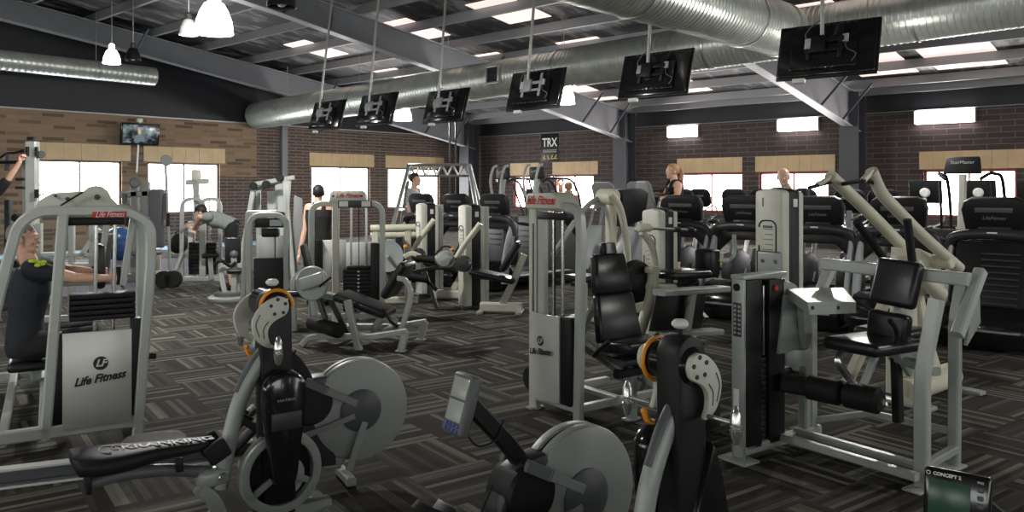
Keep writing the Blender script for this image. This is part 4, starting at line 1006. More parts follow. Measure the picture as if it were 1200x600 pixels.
MB().bar([b_(374, 336, -.0), b_(388, 325, -.0)], .02, .02).build('lever', 'rubber', G)
MB().bar([b_(370, 342, -.15), b_(382, 375, -.1)], .05, .04).build('roller_arm', 'dark_plastic', G); MB().bar([b_(366, 345, -.3), b_(372, 385, -.3)], .06, .05).build('roller_arm', 'silver_light', G)
MB().cyl(b_(365, 378, -.22), b_(398, 388, .1), .075, 24, .02).build('shin_roller', 'rubber', G)

# ---- twin towers behind it
def stack_tower(fr, w, h, label, d=.5, cap=True, side='silver_light', name='weight_machine', px=.5, panel=True, r=.14):
    t = thing(name, fr, label, 'gym machine')
    MB().bar(fil([(0, 0, 0), (0, 0, h), (w, 0, h), (w, 0, 0)], r, 6), .065, .06).build('arch_frame', side, t)
    bars(t, 'base_rail', 'silver', .06, .06, [(0, 0, .07), (w, 0, .07)]); bars(t, 'base_rail', 'silver', .06, .06, [(w*px, 0, .07), (w*px, d+.5, .07)], up=(0, 0, 1))
    a, b = w*.44, w*.88
    for k in range(11): MB().boxab((a, .02, .12+k*.046), (b, .17, .163+k*.046), .004).build('weight_plate', 'black', t)
    mb = MB(); zt = .12+11*.046; mb.boxab((a+.04, .03, zt), (b-.06, .16, zt+.035), .006); mb.build('top_plate', 'black', t)
    mb = MB()
    for k in range(11): mb.boxab(((a+b)/2-.012, .014, .132+k*.046), ((a+b)/2+.012, .02, .15+k*.046))
    mb.build('plate_numbers', 'white', t)
    for x in (a+.09, b-.10): MB().tube([(x, .09, .1), (x, .09, h-.02)], .014, 8).build('guide_rod', 'steel', t)
    MB().tube([((a+b)/2, .06, zt), ((a+b)/2, .06, h)], .006, 6).build('cable', 'rubber', t)
    MB().boxab((a-.08, .0, h-.02), (b+.02, .1, h+.03), .006).build('top_beam', 'dark_plastic', t)
    return t
F9 = Fr(wpt(365, 300, 9.6)*1.0-V(0, 0, wpt(365, 300, 9.6).z), 4)
T9 = stack_tower(F9, .84, 1.42, 'tall arched weight machine with black weight stack, white panels and red lettered cap')
MB().bar([(.29, -.02, 0), (.29, -.02, 1.42)], .085, .06).build('upright', 'cream_pale', T9)
MB().boxab((.09, .2, .45), (.38, .22, .97), .004).build('white_panel', 'white', T9)
MB().boxab((.38, .2, .45), (.70, .22, .94), .004).build('white_panel', 'white', T9)
MB().boxab((.0, .18, .2), (.10, .24, .97), .006).build('side_channel', 'black', T9); MB().boxab((.70, .0, .1), (.82, .24, .94), .006).build('side_channel', 'black', T9)
MB().prism([(.21, 1.43), (.225, 1.55), (.25, 1.575), (.60, 1.575), (.64, 1.54), (.66, 1.43)], -.05, .12, 'xz', .012).build('pulley_cover', 'cream_pale', T9)
text('cover_lettering', 'Life Fitness', .07, 'redink', face((.44, -.053, 1.515), (1, 0, 0), (0, 0, 1)), T9, shear=.4, bold=.002, sx=.9)
mb = MB(); mb.cyl((.265, -.055, 1.51), (.265, -.045, 1.51), .014, 12).cyl((.60, -.055, 1.51), (.60, -.045, 1.51), .014, 12); mb.build('cover_bolt', 'dark_plastic', T9)
MB().boxab((.32, -.055, 1.37), (.72, -.035, 1.46), .006).build('instruction_label', 'dark_plastic', T9); MB().boxab((.335, -.06, 1.385), (.44, -.054, 1.45)).build('label_print', 'white', T9); MB().boxab((.60, -.06, 1.385), (.705, -.054, 1.45)).build('label_print', 'white', T9)
MB().box((.42, .95, .5), (.34, .34, .08), .03, 3).build('seat', 'vinyl', T9); MB().bar([(.42, .95, .07), (.42, .95, .47)], .07, .07).build('seat_post', 'silver', T9)

F10 = Fr(wpt(292, 300, 9.2)*1.0-V(0, 0, wpt(292, 300, 9.2).z), 6)
T10 = stack_tower(F10, .42, 1.30, 'narrow arched weight machine with black instruction plaque behind the crank cycle', r=.16)
MB().boxab((.06, .0, 1.15), (.40, .02, 1.26), .02).build('instruction_plaque', 'black', T10); MB().boxab((.23, -.006, 1.17), (.37, .0, 1.24)).build('label_print', 'pale_plastic', T10)
MB().box((.23, .05, 1.09), (.19, .12, .10), .02).build('pulley_block', 'black', T10); MB().boxab((.05, .2, .2), (.38, .22, 1.05), .004).build('white_panel', 'white', T10)
MB().boxab((.05, -.01, .10), (.38, .02, .80), .008).build('stack_shroud', 'black', T10)
bars(T10, 'side_post', 'silver_light', .06, .05, [(-.10, .05, 0), (-.02, .05, 1.32), (.30, .05, 1.32)], r=.02)
MB().bar([(.55, -.25, .0), (.52, -.2, .55), (.62, -.1, .68), (.72, -.1, .66)], .06, .05).build('arm_frame', 'silver', T10); MB().box((.66, -.08, .80), (.05, .3, .34), .03, 3, Matrix.Rotation(-.25, 3, 'Y')).build('backrest', 'vinyl', T10)
MB().box((.60, -.15, .42), (.34, .3, .07), .03, 3).build('seat', 'vinyl', T10)

# ---- cable station with splayed posts behind the narrow machine
FJ = Fr(wpt(272, 300, 12.0)*1.0-V(0, 0, wpt(272, 300, 12.0).z), 4)
J = thing('cable_station', FJ, 'tall pale cable station with splayed posts and crossbar, behind the narrow machine', 'gym machine')
q = lambda px, py, o=0: FJ.y(px, py, o)
for a, b in (((276, 335), (297, 222)), ((330, 330), (338, 212)), ((346, 330), (333, 207))): MB().bar([V(q(*a).x, 0, 0), q(*b)], .07, .07).build('splayed_post', 'silver_light', J)
for x in (303, 320, 329): MB().bar([V(q(x, 300, .3).x, .3, 0), q(x, 215 if x != 320 else 224, .3)], .17 if x > 310 else .07, .05).build('upright', 'silver_light' if x != 303 else 'silver', J)
MB().bar([q(298, 216), q(345, 208)], .07, .06).build('top_beam', 'silver', J); MB().bar([q(300, 222, .3), q(342, 209, .3)], .06, .06).build('top_beam', 'dark_plastic', J)
for x, y in ((297, 218), (312, 216), (328, 208)): p = q(x, y, -.05); MB().cyl((p.x, -.08, p.z), (p.x, -.02, p.z), .06, 20, .01).build('pulley', 'black', J)
MB().prism([(q(338, 250).x, .0), (q(356, 250).x, .0), (q(352, 225).x, 1.45), (q(343, 225).x, 1.5)], .1, .16, 'xz', .01).build('side_panel', 'mid_plastic', J)
MB().bar([V(q(276, 330).x, -.1, .06), V(q(348, 330).x, -.1, .06)], .07, .07).build('base_rail', 'silver', J)

# ---- towers with cream shells
def tower_parts(t, h, w=.26, x0=0, printed=True):
    """two cream half shells on a dark core; front shell faces -x, width along y"""
    def shell(xa, xb, name, mat, top):
        pr = rrect(w, .0001, .00004); n = 10
        pts = [(w/2, 0)]+[(w/2-.035+.035*math.cos(a), top-.05+.035*math.sin(a)) for a in [k*PI/8 for k in range(5)]]+[(0, top)]+[(-w/2+.035-.035*math.sin(a), top-.05+.035*math.cos(a)) for a in [k*PI/8 for k in range(5)]]+[(-w/2, 0)]
        return MB().prism(pts, xa, xb, 'yz', .018).build(name, mat, t)
    shell(x0-.05, x0+.05, 'front_shell', 'cream_pale', h); shell(x0+.045, x0+.175, 'core', 'black', h+.012); shell(x0+.17, x0+.235, 'rear_shell', 'cream_pale', h-.01)
    MB().boxab((x0-.0, -w/2-.004, h-.14), (x0+.0, -w/2-.003, h-.13)) if 0 else None
    xo = x0-.052
    MB().tube([(xo, a, b) for a, b in rrect(w*.62, .44, .06, 5, .01, h-.50)]+[(xo, w*.31+.01, h-.50)], .006, 6).build('label_outline', 'black', t)
    mb = MB()
    for k in range(6): mb.boxab((xo-.001, -.05, h-.36-k*.045), (xo+.004, .06-.02*(k % 2), h-.352-k*.045))
    mb.build('label_print', 'mid_plastic', t)
    MB().boxab((xo-.001, -.045, h-.345), (xo+.004, .06, h-.325)).build('label_heading', 'grey_plastic', t)
    MB().boxab((x0+.09, -w/2-.006, h-.16), (x0+.14, -w/2+.004, h-.09)).build('badge', 'white', t)
    MB().boxab((x0-.09, -w/2-.02, 0), (x0+.31, w/2+.02, .05), .01).build('base', 'dark_plastic', t)
def leg_machine(fr, label):
    t = thing('leg_extension_machine', fr, label, 'gym machine', 'cream leg extension machines')
    tower_parts(t, 1.385, .24, 0); MB().bar([(.30, -.02, .05), (.30, -.02, 1.36)], .07, .05).build('guide_post', 'silver_light', t)
    for c in t.children: c.rotation_euler = (0, 0, math.radians(36))
    k = lambda px, py, o=-.32: fr.y(px, py, o)
    bars(t, 'base_tube', 'cream_pale', .12, .12, [V(k(563, 361).x, -.32, .08), V(k(612, 361).x, -.32, .08)], up=(0, 0, 1))
    for px in (564, 609): MB().box((k(px, 360).x, -.32, .02), (.08, .30, .04), .008).build('foot', 'silver', t)
    bars(t, 'seat_frame', 'cream_pale', .09, .07, [k(588, 357), k(602, 330), k(614, 298)], r=.05)
    MB().bar([(.15, -.05, .45), k(585, 325)], .08, .08, (0, 0, 1)).build('seat_beam', 'dark_plastic', t)
    ypad('seat', k(552, 317), k(604, 329), .38, .07, t); MB().obox(k(589, 317), k(608, 283), .08, .32, (0, 1, 0), .03, 4).build('backrest', 'vinyl', t, 50)
    MB().ball(k(613, 299), (.03, .026, .022), 10).build('adjuster', 'yellow', t)
    MB().lathe([(.0, -.12), (.08, -.11), (.115, -.04), (.115, .04), (.08, .11), (0, .12)], k(522, 304), (0, 1, 0), 24).build('hub_cover', 'silver', t)
    MB().lathe([(.0, -.1), (.095, -.09), (.11, .0), (0, .02)], k(543, 309, -.36), (0, 1, 0), 20).build('hub', 'dark_plastic', t)
    MB().tube([k(535, 302), k(545, 286), k(563, 262)], .038, 10).build('lever_arm', 'cream', t)
    bars(t, 'roller_arm', 'cream', .06, .05, [k(520, 303), k(500, 304), k(482, 296), k(474, 301)], r=.06); MB().cyl(k(488, 302), k(510, 305), .05, 18, .012).build('thigh_roller', 'rubber', t)
    MB().bar([k(515, 312), k(488, 318), k(512, 340)], .05, .05).build('roller_arm', 'black', t)
    MB().cyl(k(474, 323), k(502, 327), .055, 20, .015).build('shin_roller', 'rubber', t)
    MB().ball(k(530, 292), (.03, .025, .02), 10).build('adjuster', 'orange', t); MB().tube(spl([k(510, 298), k(518, 290), k(526, 289), k(532, 295)]), .012, 8).build('hand_grip', 'rubber', t)
    MB().bar([k(498, 318), V(k(512, 352).x, -.32, .05)], .05, .05).build('front_strut', 'dark_plastic', t)
    return t
lm = leg_machine(Fr(ground(545, 362), -8), 'cream leg extension machine whose tilted black backrest stands below the middle treadmills')
dup(lm, Fr(ground(494, 347), -8), 'second cream leg extension machine, behind the black foam-rolled bench')
# ---- single tower behind the leg curl
FT = Fr(ground(905, 434), 32)
t4 = thing('weight_tower_machine', FT, 'tall cream and black weight tower with outlined instruction panel, behind the leg curl', 'gym machine')
tower_parts(t4, 1.60, .30, 0)
MB().boxab((-.052, .055, 1.44), (-.047, .065, 1.52)).build('slot', 'black', t4)
MB().box((-.10, -.06, .92), (.03, .26, .26), .03, 3).build('bracket_plate', 'silver', t4); MB().box((-.085, -.03, .92), (.03, .26, .27), .03, 3).build('bracket_plate', 'black', t4)
for y in (-.13, .01): MB().cyl((-.12, y, .97), (-.11, y, .97), .018, 14).build('bracket_bolt', 'grey_plastic', t4)
bars(t4, 'base_tube', 'cream', .10, .10, [(.1, -.25, .07), (.1, .35, .07)], up=(0, 0, 1))

# ---- plate-loaded high row with two long cream arms
FH = Fr(ground(1080, 462), 36)
H_ = thing('high_row_machine', FH, 'cream plate loaded machine with two long slanting tubular arms crossing above the leg curl', 'gym machine')
h1 = lambda px, py: FH.y(px, py, .16); h2 = lambda px, py: FH.y(px, py, -.22)
pA = [h1(973, 206), h1(1000, 224), h1(1028, 247), h1(1060, 291)]
MB().tube(spl([pA[0], pA[0].lerp(pA[3], .5)+V(0, 0, .008), pA[3]], 8), .046, 16).build('lever_arm', 'cream', H_)
pB = [h2(1021, 200), h2(1033, 226), h2(1052, 247), h2(1083, 278), h2(1124, 314)]
MB().tube(spl(pB, 5), .042, 16).build('lever_arm', 'cream', H_)
a, b = h1(973, 206), h2(1021, 200)
MB().tube(fil([h1(958, 216), h1(964, 214), a+V(-.0, 0, -.005)], .03), .02, 10).build('handle_bracket', 'cream', H_)
MB().tube([h1(985, 216), h2(1012, 211)], .016, 10).build('hand_grip', 'rubber', H_); MB().tube([h2(1012, 211), b+V(.01, 0, 0)], .022, 10).build('handle_bracket', 'cream', H_)
MB().tube(spl([h1(975, 213), h1(960, 217), h1(948, 220)]), .014, 8).build('hand_grip', 'rubber', H_)
MB().tube([h2(1012, 211), h2(1022, 213), h2(1030, 220)], .014, 8).build('hand_grip', 'rubber', H_)
po = lambda px, py: FH.y(px, py, -.05)
MB().oval([po(1060, 300), po(1058, 345), po(1060, 400), po(1063, 436), po(1065, 447)], .19, .19, scale=[.9, 1, .98, .9, .35]).build('main_post', 'cream', H_)
MB().tube([(-.42, -.08, .10), (.42, -.02, .10)], .095, 18).build('base_tube', 'cream', H_)
MB().bar([po(1072, 330), po(1086, 400), po(1102, 452)], .09, .06).build('rear_leg', 'cream', H_); MB().bar([FH.y(1075, 330, .15), FH.y(1078, 400, .15), FH.y(1082, 450, .15)], .08, .06).build('rear_leg', 'cream', H_)
MB().bar([FH.y(1048, 330, .2), V(-.2, .5, .03)], .09, .07).build('side_leg', 'cream', H_)
MB().cyl(h1(1052, 303)+V(0, -.05, 0), h1(1052, 303)+V(0, -.42, 0), .05, 18, .01).build('pivot_tube', 'cream', H_)
for o_ in (-.2, .14): MB().tube([FH.y(1068, 306, o_), FH.y(1085, 330, o_), FH.y(1102, 345, o_)], .055, 14).build('weight_horn', 'cream', H_)
MB().prism([(FH.y(1060, 290, 0).x, FH.y(1060, 290, 0).z), (FH.y(1082, 300, 0).x, FH.y(1082, 300, 0).z), (FH.y(1090, 335, 0).x, FH.y(1090, 335, 0).z), (FH.y(1064, 345, 0).x, FH.y(1064, 345, 0).z)], -.12, .10, 'xz', .01).build('pivot_bracket', 'cream', H_)
for (x0, y0, x1, y1, o_) in ((1004, 260, 1036, 303, -.1), (1063, 257, 1069, 306, -.3)): MB().tube([FH.y(x0, y0, o_), FH.y(x1, y1, o_)], .028, 12).build('hand_grip', 'rubber', H_)
MB().box(FH.y(1048, 318, -.3), (.10, .05, .05), .01).build('grip_bracket', 'silver_light', H_)
MB().box((-.55, -.05, .55), (.40, .36, .08), .03, 3).build('seat', 'vinyl', H_); MB().bar([(-.5, -.05, .10), (-.5, -.05, .52)], .09, .09).build('seat_post', 'cream', H_)
MB().boxab((.30, -.30, .0), (.40, .28, .03), .006).build('foot', 'silver', H_); MB().boxab((-.46, -.30, .0), (-.36, .28, .03), .006).build('foot', 'silver', H_)

# ---- cream press machine with curved arms behind the leg press seat
FP_ = Fr(ground(716, 372), 36); k_ = lambda px, py, o=0: FP_.y(px, py, o)
U = thing('pulldown_machine', FP_, 'cream machine with curved tubular arms and a tall post behind the leg press seat', 'gym machine')
MB().bar([V(0, 0, 0), V(0, 0, 1.50)], .13, .10).build('main_post', 'cream', U)
MB().cyl(k_(722, 231, -.12), k_(722, 231, -.12)+V(0, .30, 0), .10, 24, .03).build('hub', 'cream', U)
MB().oval(spl([k_(716, 227, -.15), k_(726, 243, -.15), k_(733, 275, -.15), k_(737, 322, -.15)], 6), .10, .07).build('lever_arm', 'cream', U)
MB().tube(spl([k_(722, 230, .12), k_(706, 231, .12), k_(690, 240, .12), k_(672, 262, .12), k_(648, 300, .12)], 6), .035, 10).build('lever_arm', 'silver', U)
MB().boxab((-.4, -.06, .02), (.6, .06, .14), .02).build('base_tube', 'cream', U); MB().boxab((-.42, -.3, 0), (-.32, .3, .04), .01).build('foot', 'silver', U); MB().boxab((.5, -.3, 0), (.6, .3, .04), .01).build('foot', 'silver', U)
MB().prism([(k_(737, 0).x*0+.18, 1.12), (.55, 1.20), (.62, 1.55), (.50, 1.60), (.14, 1.58)], -.05, .25, 'xz', .02).build('side_cover', 'black', U)
MB().box((-.45, 0, .52), (.36, .4, .08), .03, 3).build('seat', 'vinyl', U); MB().bar([(-.45, 0, .1), (-.45, 0, .5)], .08, .08).build('seat_post', 'cream', U)

# ---- cream abdominal bench with black pads
FG = Fr(ground(790, 405), 36); g_ = lambda px, py, o=0: FG.y(px, py, o)
A_ = thing('seated_press_machine', FG, 'cream seated machine with flat black seat, upright black pad and grey footplate frame', 'gym machine')
tower_parts(A_, 1.385, .26, .0)
for c in list(A_.children): c.location = FG.i @ ground(766, 397)
MB().oval(spl([g_(752, 272), g_(762, 285), g_(767, 305), g_(766, 325)], 5), .075, .07).build('arm_post', 'cream', A_)
MB().oval(spl([g_(766, 318), g_(763, 345), g_(756, 370), g_(744, 405)], 5), .12, .11).build('main_post', 'cream', A_)
MB().oval([g_(760, 336), g_(790, 338)], .10, .09).build('seat_beam', 'cream', A_)
MB().boxab((-.75, -.06, .0), (-.25, .06, .10), .02).build('base_tube', 'cream', A_)
MB().box(g_(762, 316)+V(0, -.03, 0), (.12, .12, .07), .02).build('seat_clamp', 'cream', A_)
MB().tube([g_(752, 267), g_(770, 268), g_(815, 270)], .016, 10).build('cross_bar', 'steel', A_); MB().cyl(g_(748, 267), g_(762, 267), .04, 16, .01).build('bar_end', 'cream', A_)
for x in (790, 806): MB().cyl(g_(x, 269), g_(x+6, 269), .028, 12, .005).build('bar_collar', 'rubber', A_)
MB().tube([g_(795, 270), g_(796, 300)], .014, 8).build('hanging_strap', 'rubber', A_)
MB().box(g_(798, 321), (.60, .34, .085), .035, 4, Matrix.Rotation(.03, 3, 'Y')).build('seat', 'vinyl', A_)
MB().box(g_(829, 308, .05), (.17, .24, .30), .04, 4).build('backrest', 'vinyl', A_)
MB().lathe([(.06, -.06), (.20, -.06), (.22, 0), (.20, .06), (.06, .06)], g_(744, 330, .1), (0, 1, 0), 28).build('counterweight', 'black', A_)
MB().oval(spl([g_(842, 305, .0), g_(857, 303, .0), g_(861, 292, .0), g_(860, 275, .0)], 5), .045, .045).build('handle_tube', 'silver', A_); MB().cyl(g_(840, 305), g_(853, 305), .03, 12, .006).build('hand_grip', 'cream_pale', A_); MB().ball(g_(842, 305, -.05), .026, 10).build('grip_button', 'orange', A_)
# foot frame: two grey bars on a post with a dark plate behind
pl = lambda px, py: FG.y(px, py, -.45)
for (a, b) in (((772, 343), (849, 338)), ((768, 393), (841, 388))): MB().bar([pl(*a), pl(*b)], .055, .16).build('foot_bar', 'silver', A_)
MB().bar([pl(812, 342), pl(804, 394)], .08, .05).build('foot_post', 'silver', A_); MB().box(pl(810, 402), (.16, .2, .02), .005).build('foot', 'dark_plastic', A_)
p1, p2, p3, p4 = pl(776, 347), pl(835, 344), pl(828, 386), pl(768, 390)
MB().prism([(p.x, p.z) for p in (p1, p2, p3, p4)], -.38, -.36, 'xz', .004).build('foot_plate', 'black', A_)
MB().bar([(.05, -.36, .3), (.05, .05, .6)], .08, .08, (1, 0, 0)).build('foot_beam', 'dark_plastic', A_)
# ---- machine with round plate and long horizontal tubes behind the twin tower
FW = Fr(ground(470, 356), 8); w_ = lambda px, py, o=0: FW.y(px, py, o)
X = thing('plate_loaded_press', FW, 'cream tubular press with a pale round weight plate, half hidden by the white panelled machine', 'gym machine')
for py, o_ in ((268, 0), (276, .35)): MB().tube([w_(434, py, o_), w_(487, py-1, o_)], .055, 14).build('cross_tube', 'cream', X)
for px in (440, 478): MB().bar([V(w_(px, 300).x, 0, 0), w_(px, 270)], .09, .08).build('post', 'cream', X)
MB().lathe([(.03, -.03), (.06, -.03), (.2, -.02), (.215, -.025), (.215, .025), (.2, .02), (.03, .03)], w_(454, 300, -.2), (0, 1, 0), 32).build('weight_plate', 'pale_plastic', X); MB().cyl(w_(454, 300, -.28), w_(454, 300, .05), .025, 12).build('plate_horn', 'steel', X)
MB().box(w_(468, 290, -.1), (.12, .1, .3), .03).build('backrest', 'vinyl', X); MB().ball(w_(475, 289, -.2), .03, 10).build('adjuster', 'orange', X)
MB().bar([V(w_(434, 300).x, 0, .05), V(w_(490, 300).x, 0, .05)], .09, .09).build('base_tube', 'cream', X)
# ================================================================ cardio machines facing the screens
def treadmill(fr, label):
    t = thing('treadmill', fr, label, 'treadmill', 'treadmills facing the hanging screens')
    MB().boxab((-1.55, -.38, .10), (.35, .38, .19), .02).build('deck', 'black', t); MB().boxab((-1.53, -.27, .19), (.22, .27, .198)).build('belt', 'rubber', t)
    for s in (-1, 1): MB().boxab((-1.5, s*.33-.06, .19), (.22, s*.33+.06, .215), .008).build('side_rail', 'mid_plastic', t); MB().boxab((-1.52, s*.34-.05, 0), (-1.4, s*.34+.05, .1), .01).build('rear_foot', 'rubber', t)
    hd = [(-.05, .16), (.06, .40), (.16, .47), (.32, .44), (.46, .33), (.50, .18), (.46, .04), (.10, .03)]
    h = MB().prism(hd, -.39, .39, 'xz', .03).build('motor_hood', 'black_gloss', t)
    MB().boxab((.47, -.3, .20), (.51, .3, .215)).build('hood_trim', 'steel', h)
    for s in (-1, 1): MB().oval(spl([(.22, s*.395, .12), (.20, s*.3955, .45), (.10, s*.395, .80), (-.02, s*.385, 1.06)], 5), .17, .07).build('upright', 'pale_plastic', t)
    ar = spl([(.02, -.42, .86), (.05, -.40, 1.02), (.08, -.32, 1.11), (.10, 0, 1.14), (.08, .32, 1.11), (.05, .40, 1.02), (.02, .42, .86)], 6)
    MB().oval(ar, .11, .10, (1, 0, 0)).build('dash_arch', 'dark_plastic', t)
    MB().boxab((.145, -.045, 1.145), (.155, .045, 1.16)).build('dash_badge', 'white', t)
    mb = MB(); mb.prism([(-.40, .78), (-.36, 1.02), (-.2, 1.08), (.2, 1.08), (.36, 1.02), (.40, .78), (.2, .96), (-.2, .96)], -.05, .06, 'yz', .015); mb.build('dash_shell', 'black', t)
    R = Matrix.Translation((.02, 0, 1.34)) @ Matrix.Rotation(.24, 4, 'Y')
    cs = [(-.27, -.16), (.27, -.16), (.30, .05), (.27, .14), (.20, .175), (-.20, .175), (-.27, .14), (-.30, .05)]
    c = MB().prism(cs, -.05, .05, 'yz', .025).build('console', 'black', t); c.data.transform(R)
    s1 = MB().boxab((.05, -.17, .03), (.062, .17, .08), .008).build('console_panel', 'grey_plastic', c); s1.data.transform(R)
    s2 = MB().boxab((-.062, -.22, -.08), (-.05, .22, .14), .008).build('console_screen', 'screen_dark', c); s2.data.transform(R)
    s3 = text('console_lettering', 'LifeFitness', .05, 'mid_plastic', face((.056, 0, -.03), (0, 1, 0), (0, 0, 1)), c, shear=.3); s3.data.transform(R)
    MB().box((.0, 0, 1.16), (.12, .30, .10), .02).build('console_neck', 'dark_plastic', t)
    for s in (-1, 1):
        MB().tube(fil([(.03, s*.36, 1.06), (-.30, s*.36, 1.04), (-.55, s*.36, .98)], .1), .026, 10).build('hand_rail', 'rubber', t)
        MB().lathe([(.05, 0), (.055, .08), (.045, .085), (.04, .01), (0, .01)], (-.08, s*.25, 1.08), (0, 0, 1), 16).build('cup_holder', 'dark_plastic', t)
    return t
def TR(t, dx=0): return Fr((4.94-.743*t+.669*dx, 8.2+.669*t+.743*dx, 0), 228)
tm = treadmill(TR(0), 'nearest black treadmill, at the right edge beyond the leg curl')
for t, lab in ((.92, 'black treadmill half hidden behind the crossing cream arms'), (1.80, 'black treadmill with its open arch right beside the tall weight tower'), (2.72, 'black treadmill showing just left of the tall weight tower'),
               (3.60, 'black treadmill in front of the woman in a black top'), (7.0, 'black treadmill behind the leg extension backrest, beside the pale stepping bodies'), (7.88, 'black treadmill below the A-frame rack leg'), (8.76, 'black treadmill in front of the blurred man by the window')):
    dup(tm, TR(t), lab)

def elliptical(fr, label, grp='pale elliptical trainers'):
    t = thing('elliptical_trainer', fr, label, 'elliptical trainer', grp)
    MB().bar([(-1.2, 0, .08), (.55, 0, .08)], .12, .10).build('base_rail', 'grey_plastic', t)
    for x in (-1.15, .5): MB().boxab((x-.05, -.30, 0), (x+.05, .30, .06), .01).build('foot', 'rubber', t)
    body = [(-.15, .12), (.0, .66), (.14, .98), (.28, 1.0), (.50, .72), (.62, .40), (.58, .12)]
    MB().prism(body, -.16, .16, 'xz', .06).build('drive_housing', 'pale_plastic', t); MB().prism([(-.2, .1), (-.1, .42), (.6, .42), (.62, .1)], -.18, .18, 'xz', .04).build('lower_housing', 'dark_plastic', t)
    MB().bar([(.12, 0, .9), (.02, 0, 1.30)], .09, .07).build('console_post', 'mid_plastic', t)
    R = Matrix.Translation((.03, 0, 1.50)) @ Matrix.Rotation(.30, 4, 'Y')
    c = MB().prism([(-.20, -.22), (.20, -.22), (.22, .16), (.15, .22), (-.15, .22), (-.22, .16)], -.03, .03, 'yz', .02).build('console', 'mid_plastic', t); c.data.transform(R)
    s2 = MB().boxab((-.04, -.16, -.1), (-.03, .16, .16)).build('console_screen', 'screen_dark', c); s2.data.transform(R)
    s3 = MB().boxab((.03, -.10, -.06), (.04, .10, -.02), .004).build('console_slot', 'white', c); s3.data.transform(R)
    for s in (-1, 1):
        MB().tube(spl([(.25, s*.27, .38), (.12, s*.28, .8), (-.02, s*.28, 1.15), (-.15, s*.26, 1.45)], 5), .022, 10).build('moving_arm', 'steel', t)
        MB().tube([(-.13, s*.262, 1.40), (-.2, s*.25, 1.56)], .028, 10).build('hand_grip', 'rubber', t)
        MB().bar([(.28, s*.22, .33), (-1.0, s*.2, .26)], .06, .05).build('pedal_beam', 'mid_plastic', t); MB().boxab((-.62, s*.2-.08, .31), (-.24, s*.2+.08, .35), .012).build('pedal', 'rubber', t)
    MB().tube(spl([(.06, -.16, 1.22), (-.06, -.2, 1.27), (-.12, -.1, 1.29), (-.06, 0, 1.25), (-.12, .1, 1.29), (-.06, .2, 1.27), (.06, .16, 1.22)], 4), .015, 8).build('handlebar', 'chrome', t)
    return t
e1 = elliptical(Fr(wpt(709, 232, 13.4)-V(0, 0, wpt(709, 232, 13.4).z), 228), 'pale elliptical trainer with grey console, left of the steel column base')
dup(e1, Fr(wpt(751, 232, 12.8)-V(0, 0, wpt(751, 232, 12.8).z), 228), 'pale elliptical trainer with grey console in front of the steel column')

pw = wpt(790, 221, 11.9); hd_ = math.radians(197); dup(e1, Fr((pw.x+.43*math.cos(hd_), pw.y+.43*math.sin(hd_), 0), 197), 'pale elliptical trainer the fair-haired woman stands on')
# ribbed guard under the arch of the nearest treadmill
gd = MB().prism([(.34, .40), (.10, 1.06), (.02, 1.06), (.10, .40)], -.33, .33, 'xz', .02).build('front_guard', 'black', tm)
rb = MB()
for k in range(9): rb.box((.335-k*.022, .08, .46+k*.06), (.012, .34, .018), .004)
rb.build('guard_rib', 'dark_plastic', gd)

def bike(fr, label):
    t = thing('exercise_bike', fr, label, 'exercise bike', 'exercise bikes by the windows')
    MB().bar([(-.6, 0, .07), (.5, 0, .07)], .10, .10).build('base_rail', 'grey_plastic', t)
    for x in (-.58, .48): MB().boxab((x-.05, -.28, 0), (x+.05, .28, .06), .01).build('foot', 'rubber', t)
    MB().prism([(-.25, .12), (-.2, .5), (.05, .62), (.35, .56), (.45, .3), (.42, .12)], -.11, .11, 'xz', .05).build('drive_housing', 'dark_plastic', t)
    MB().bar([(.22, 0, .55), (.14, 0, 1.28)], .10, .08).build('console_post', 'grey_plastic', t); MB().bar([(-.22, 0, .45), (-.36, 0, .92)], .07, .06).build('seat_post', 'steel', t)
    MB().ball((-.38, 0, .96), (.15, .11, .05), 14).build('saddle', 'vinyl', t)
    R = Matrix.Translation((.15, 0, 1.42)) @ Matrix.Rotation(.28, 4, 'Y')
    c = MB().prism(rrect(.44, .36, .12, 5), -.04, .04, 'yz', .03).build('console', 'black', t); c.data.transform(R)
    s2 = MB().boxab((-.05, -.15, -.1), (-.04, .15, .12)).build('console_screen', 'screen_dark', c); s2.data.transform(R)
    s3 = MB().boxab((.04, -.10, .04), (.05, .10, .07), .004).build('console_panel', 'mid_plastic', c); s3.data.transform(R)
    MB().tube(spl([(.0, -.12, 1.02), (-.10, -.22, 1.12), (.06, -.25, 1.28), (.18, -.16, 1.22), (.18, 0, 1.15), (.18, .16, 1.22), (.06, .25, 1.28), (-.10, .22, 1.12), (.0, .12, 1.02)], 5), .016, 8).build('handlebar', 'chrome', t)
    for s in (-1, 1): MB().bar([(.02, s*.13, .30), (.10, s*.13, .16)], .03, .02).build('crank', 'steel', t); MB().boxab((.04, s*.13, .13), (.16, s*.23, .16), .008).build('pedal', 'rubber', t)
    return t
def BK(px, D): p = wpt(px, 230, D); return Fr((p.x, p.y, 0), 228)
b1 = bike(BK(866, 13.2), 'exercise bike with round dark console against the window left of the tall weight tower')
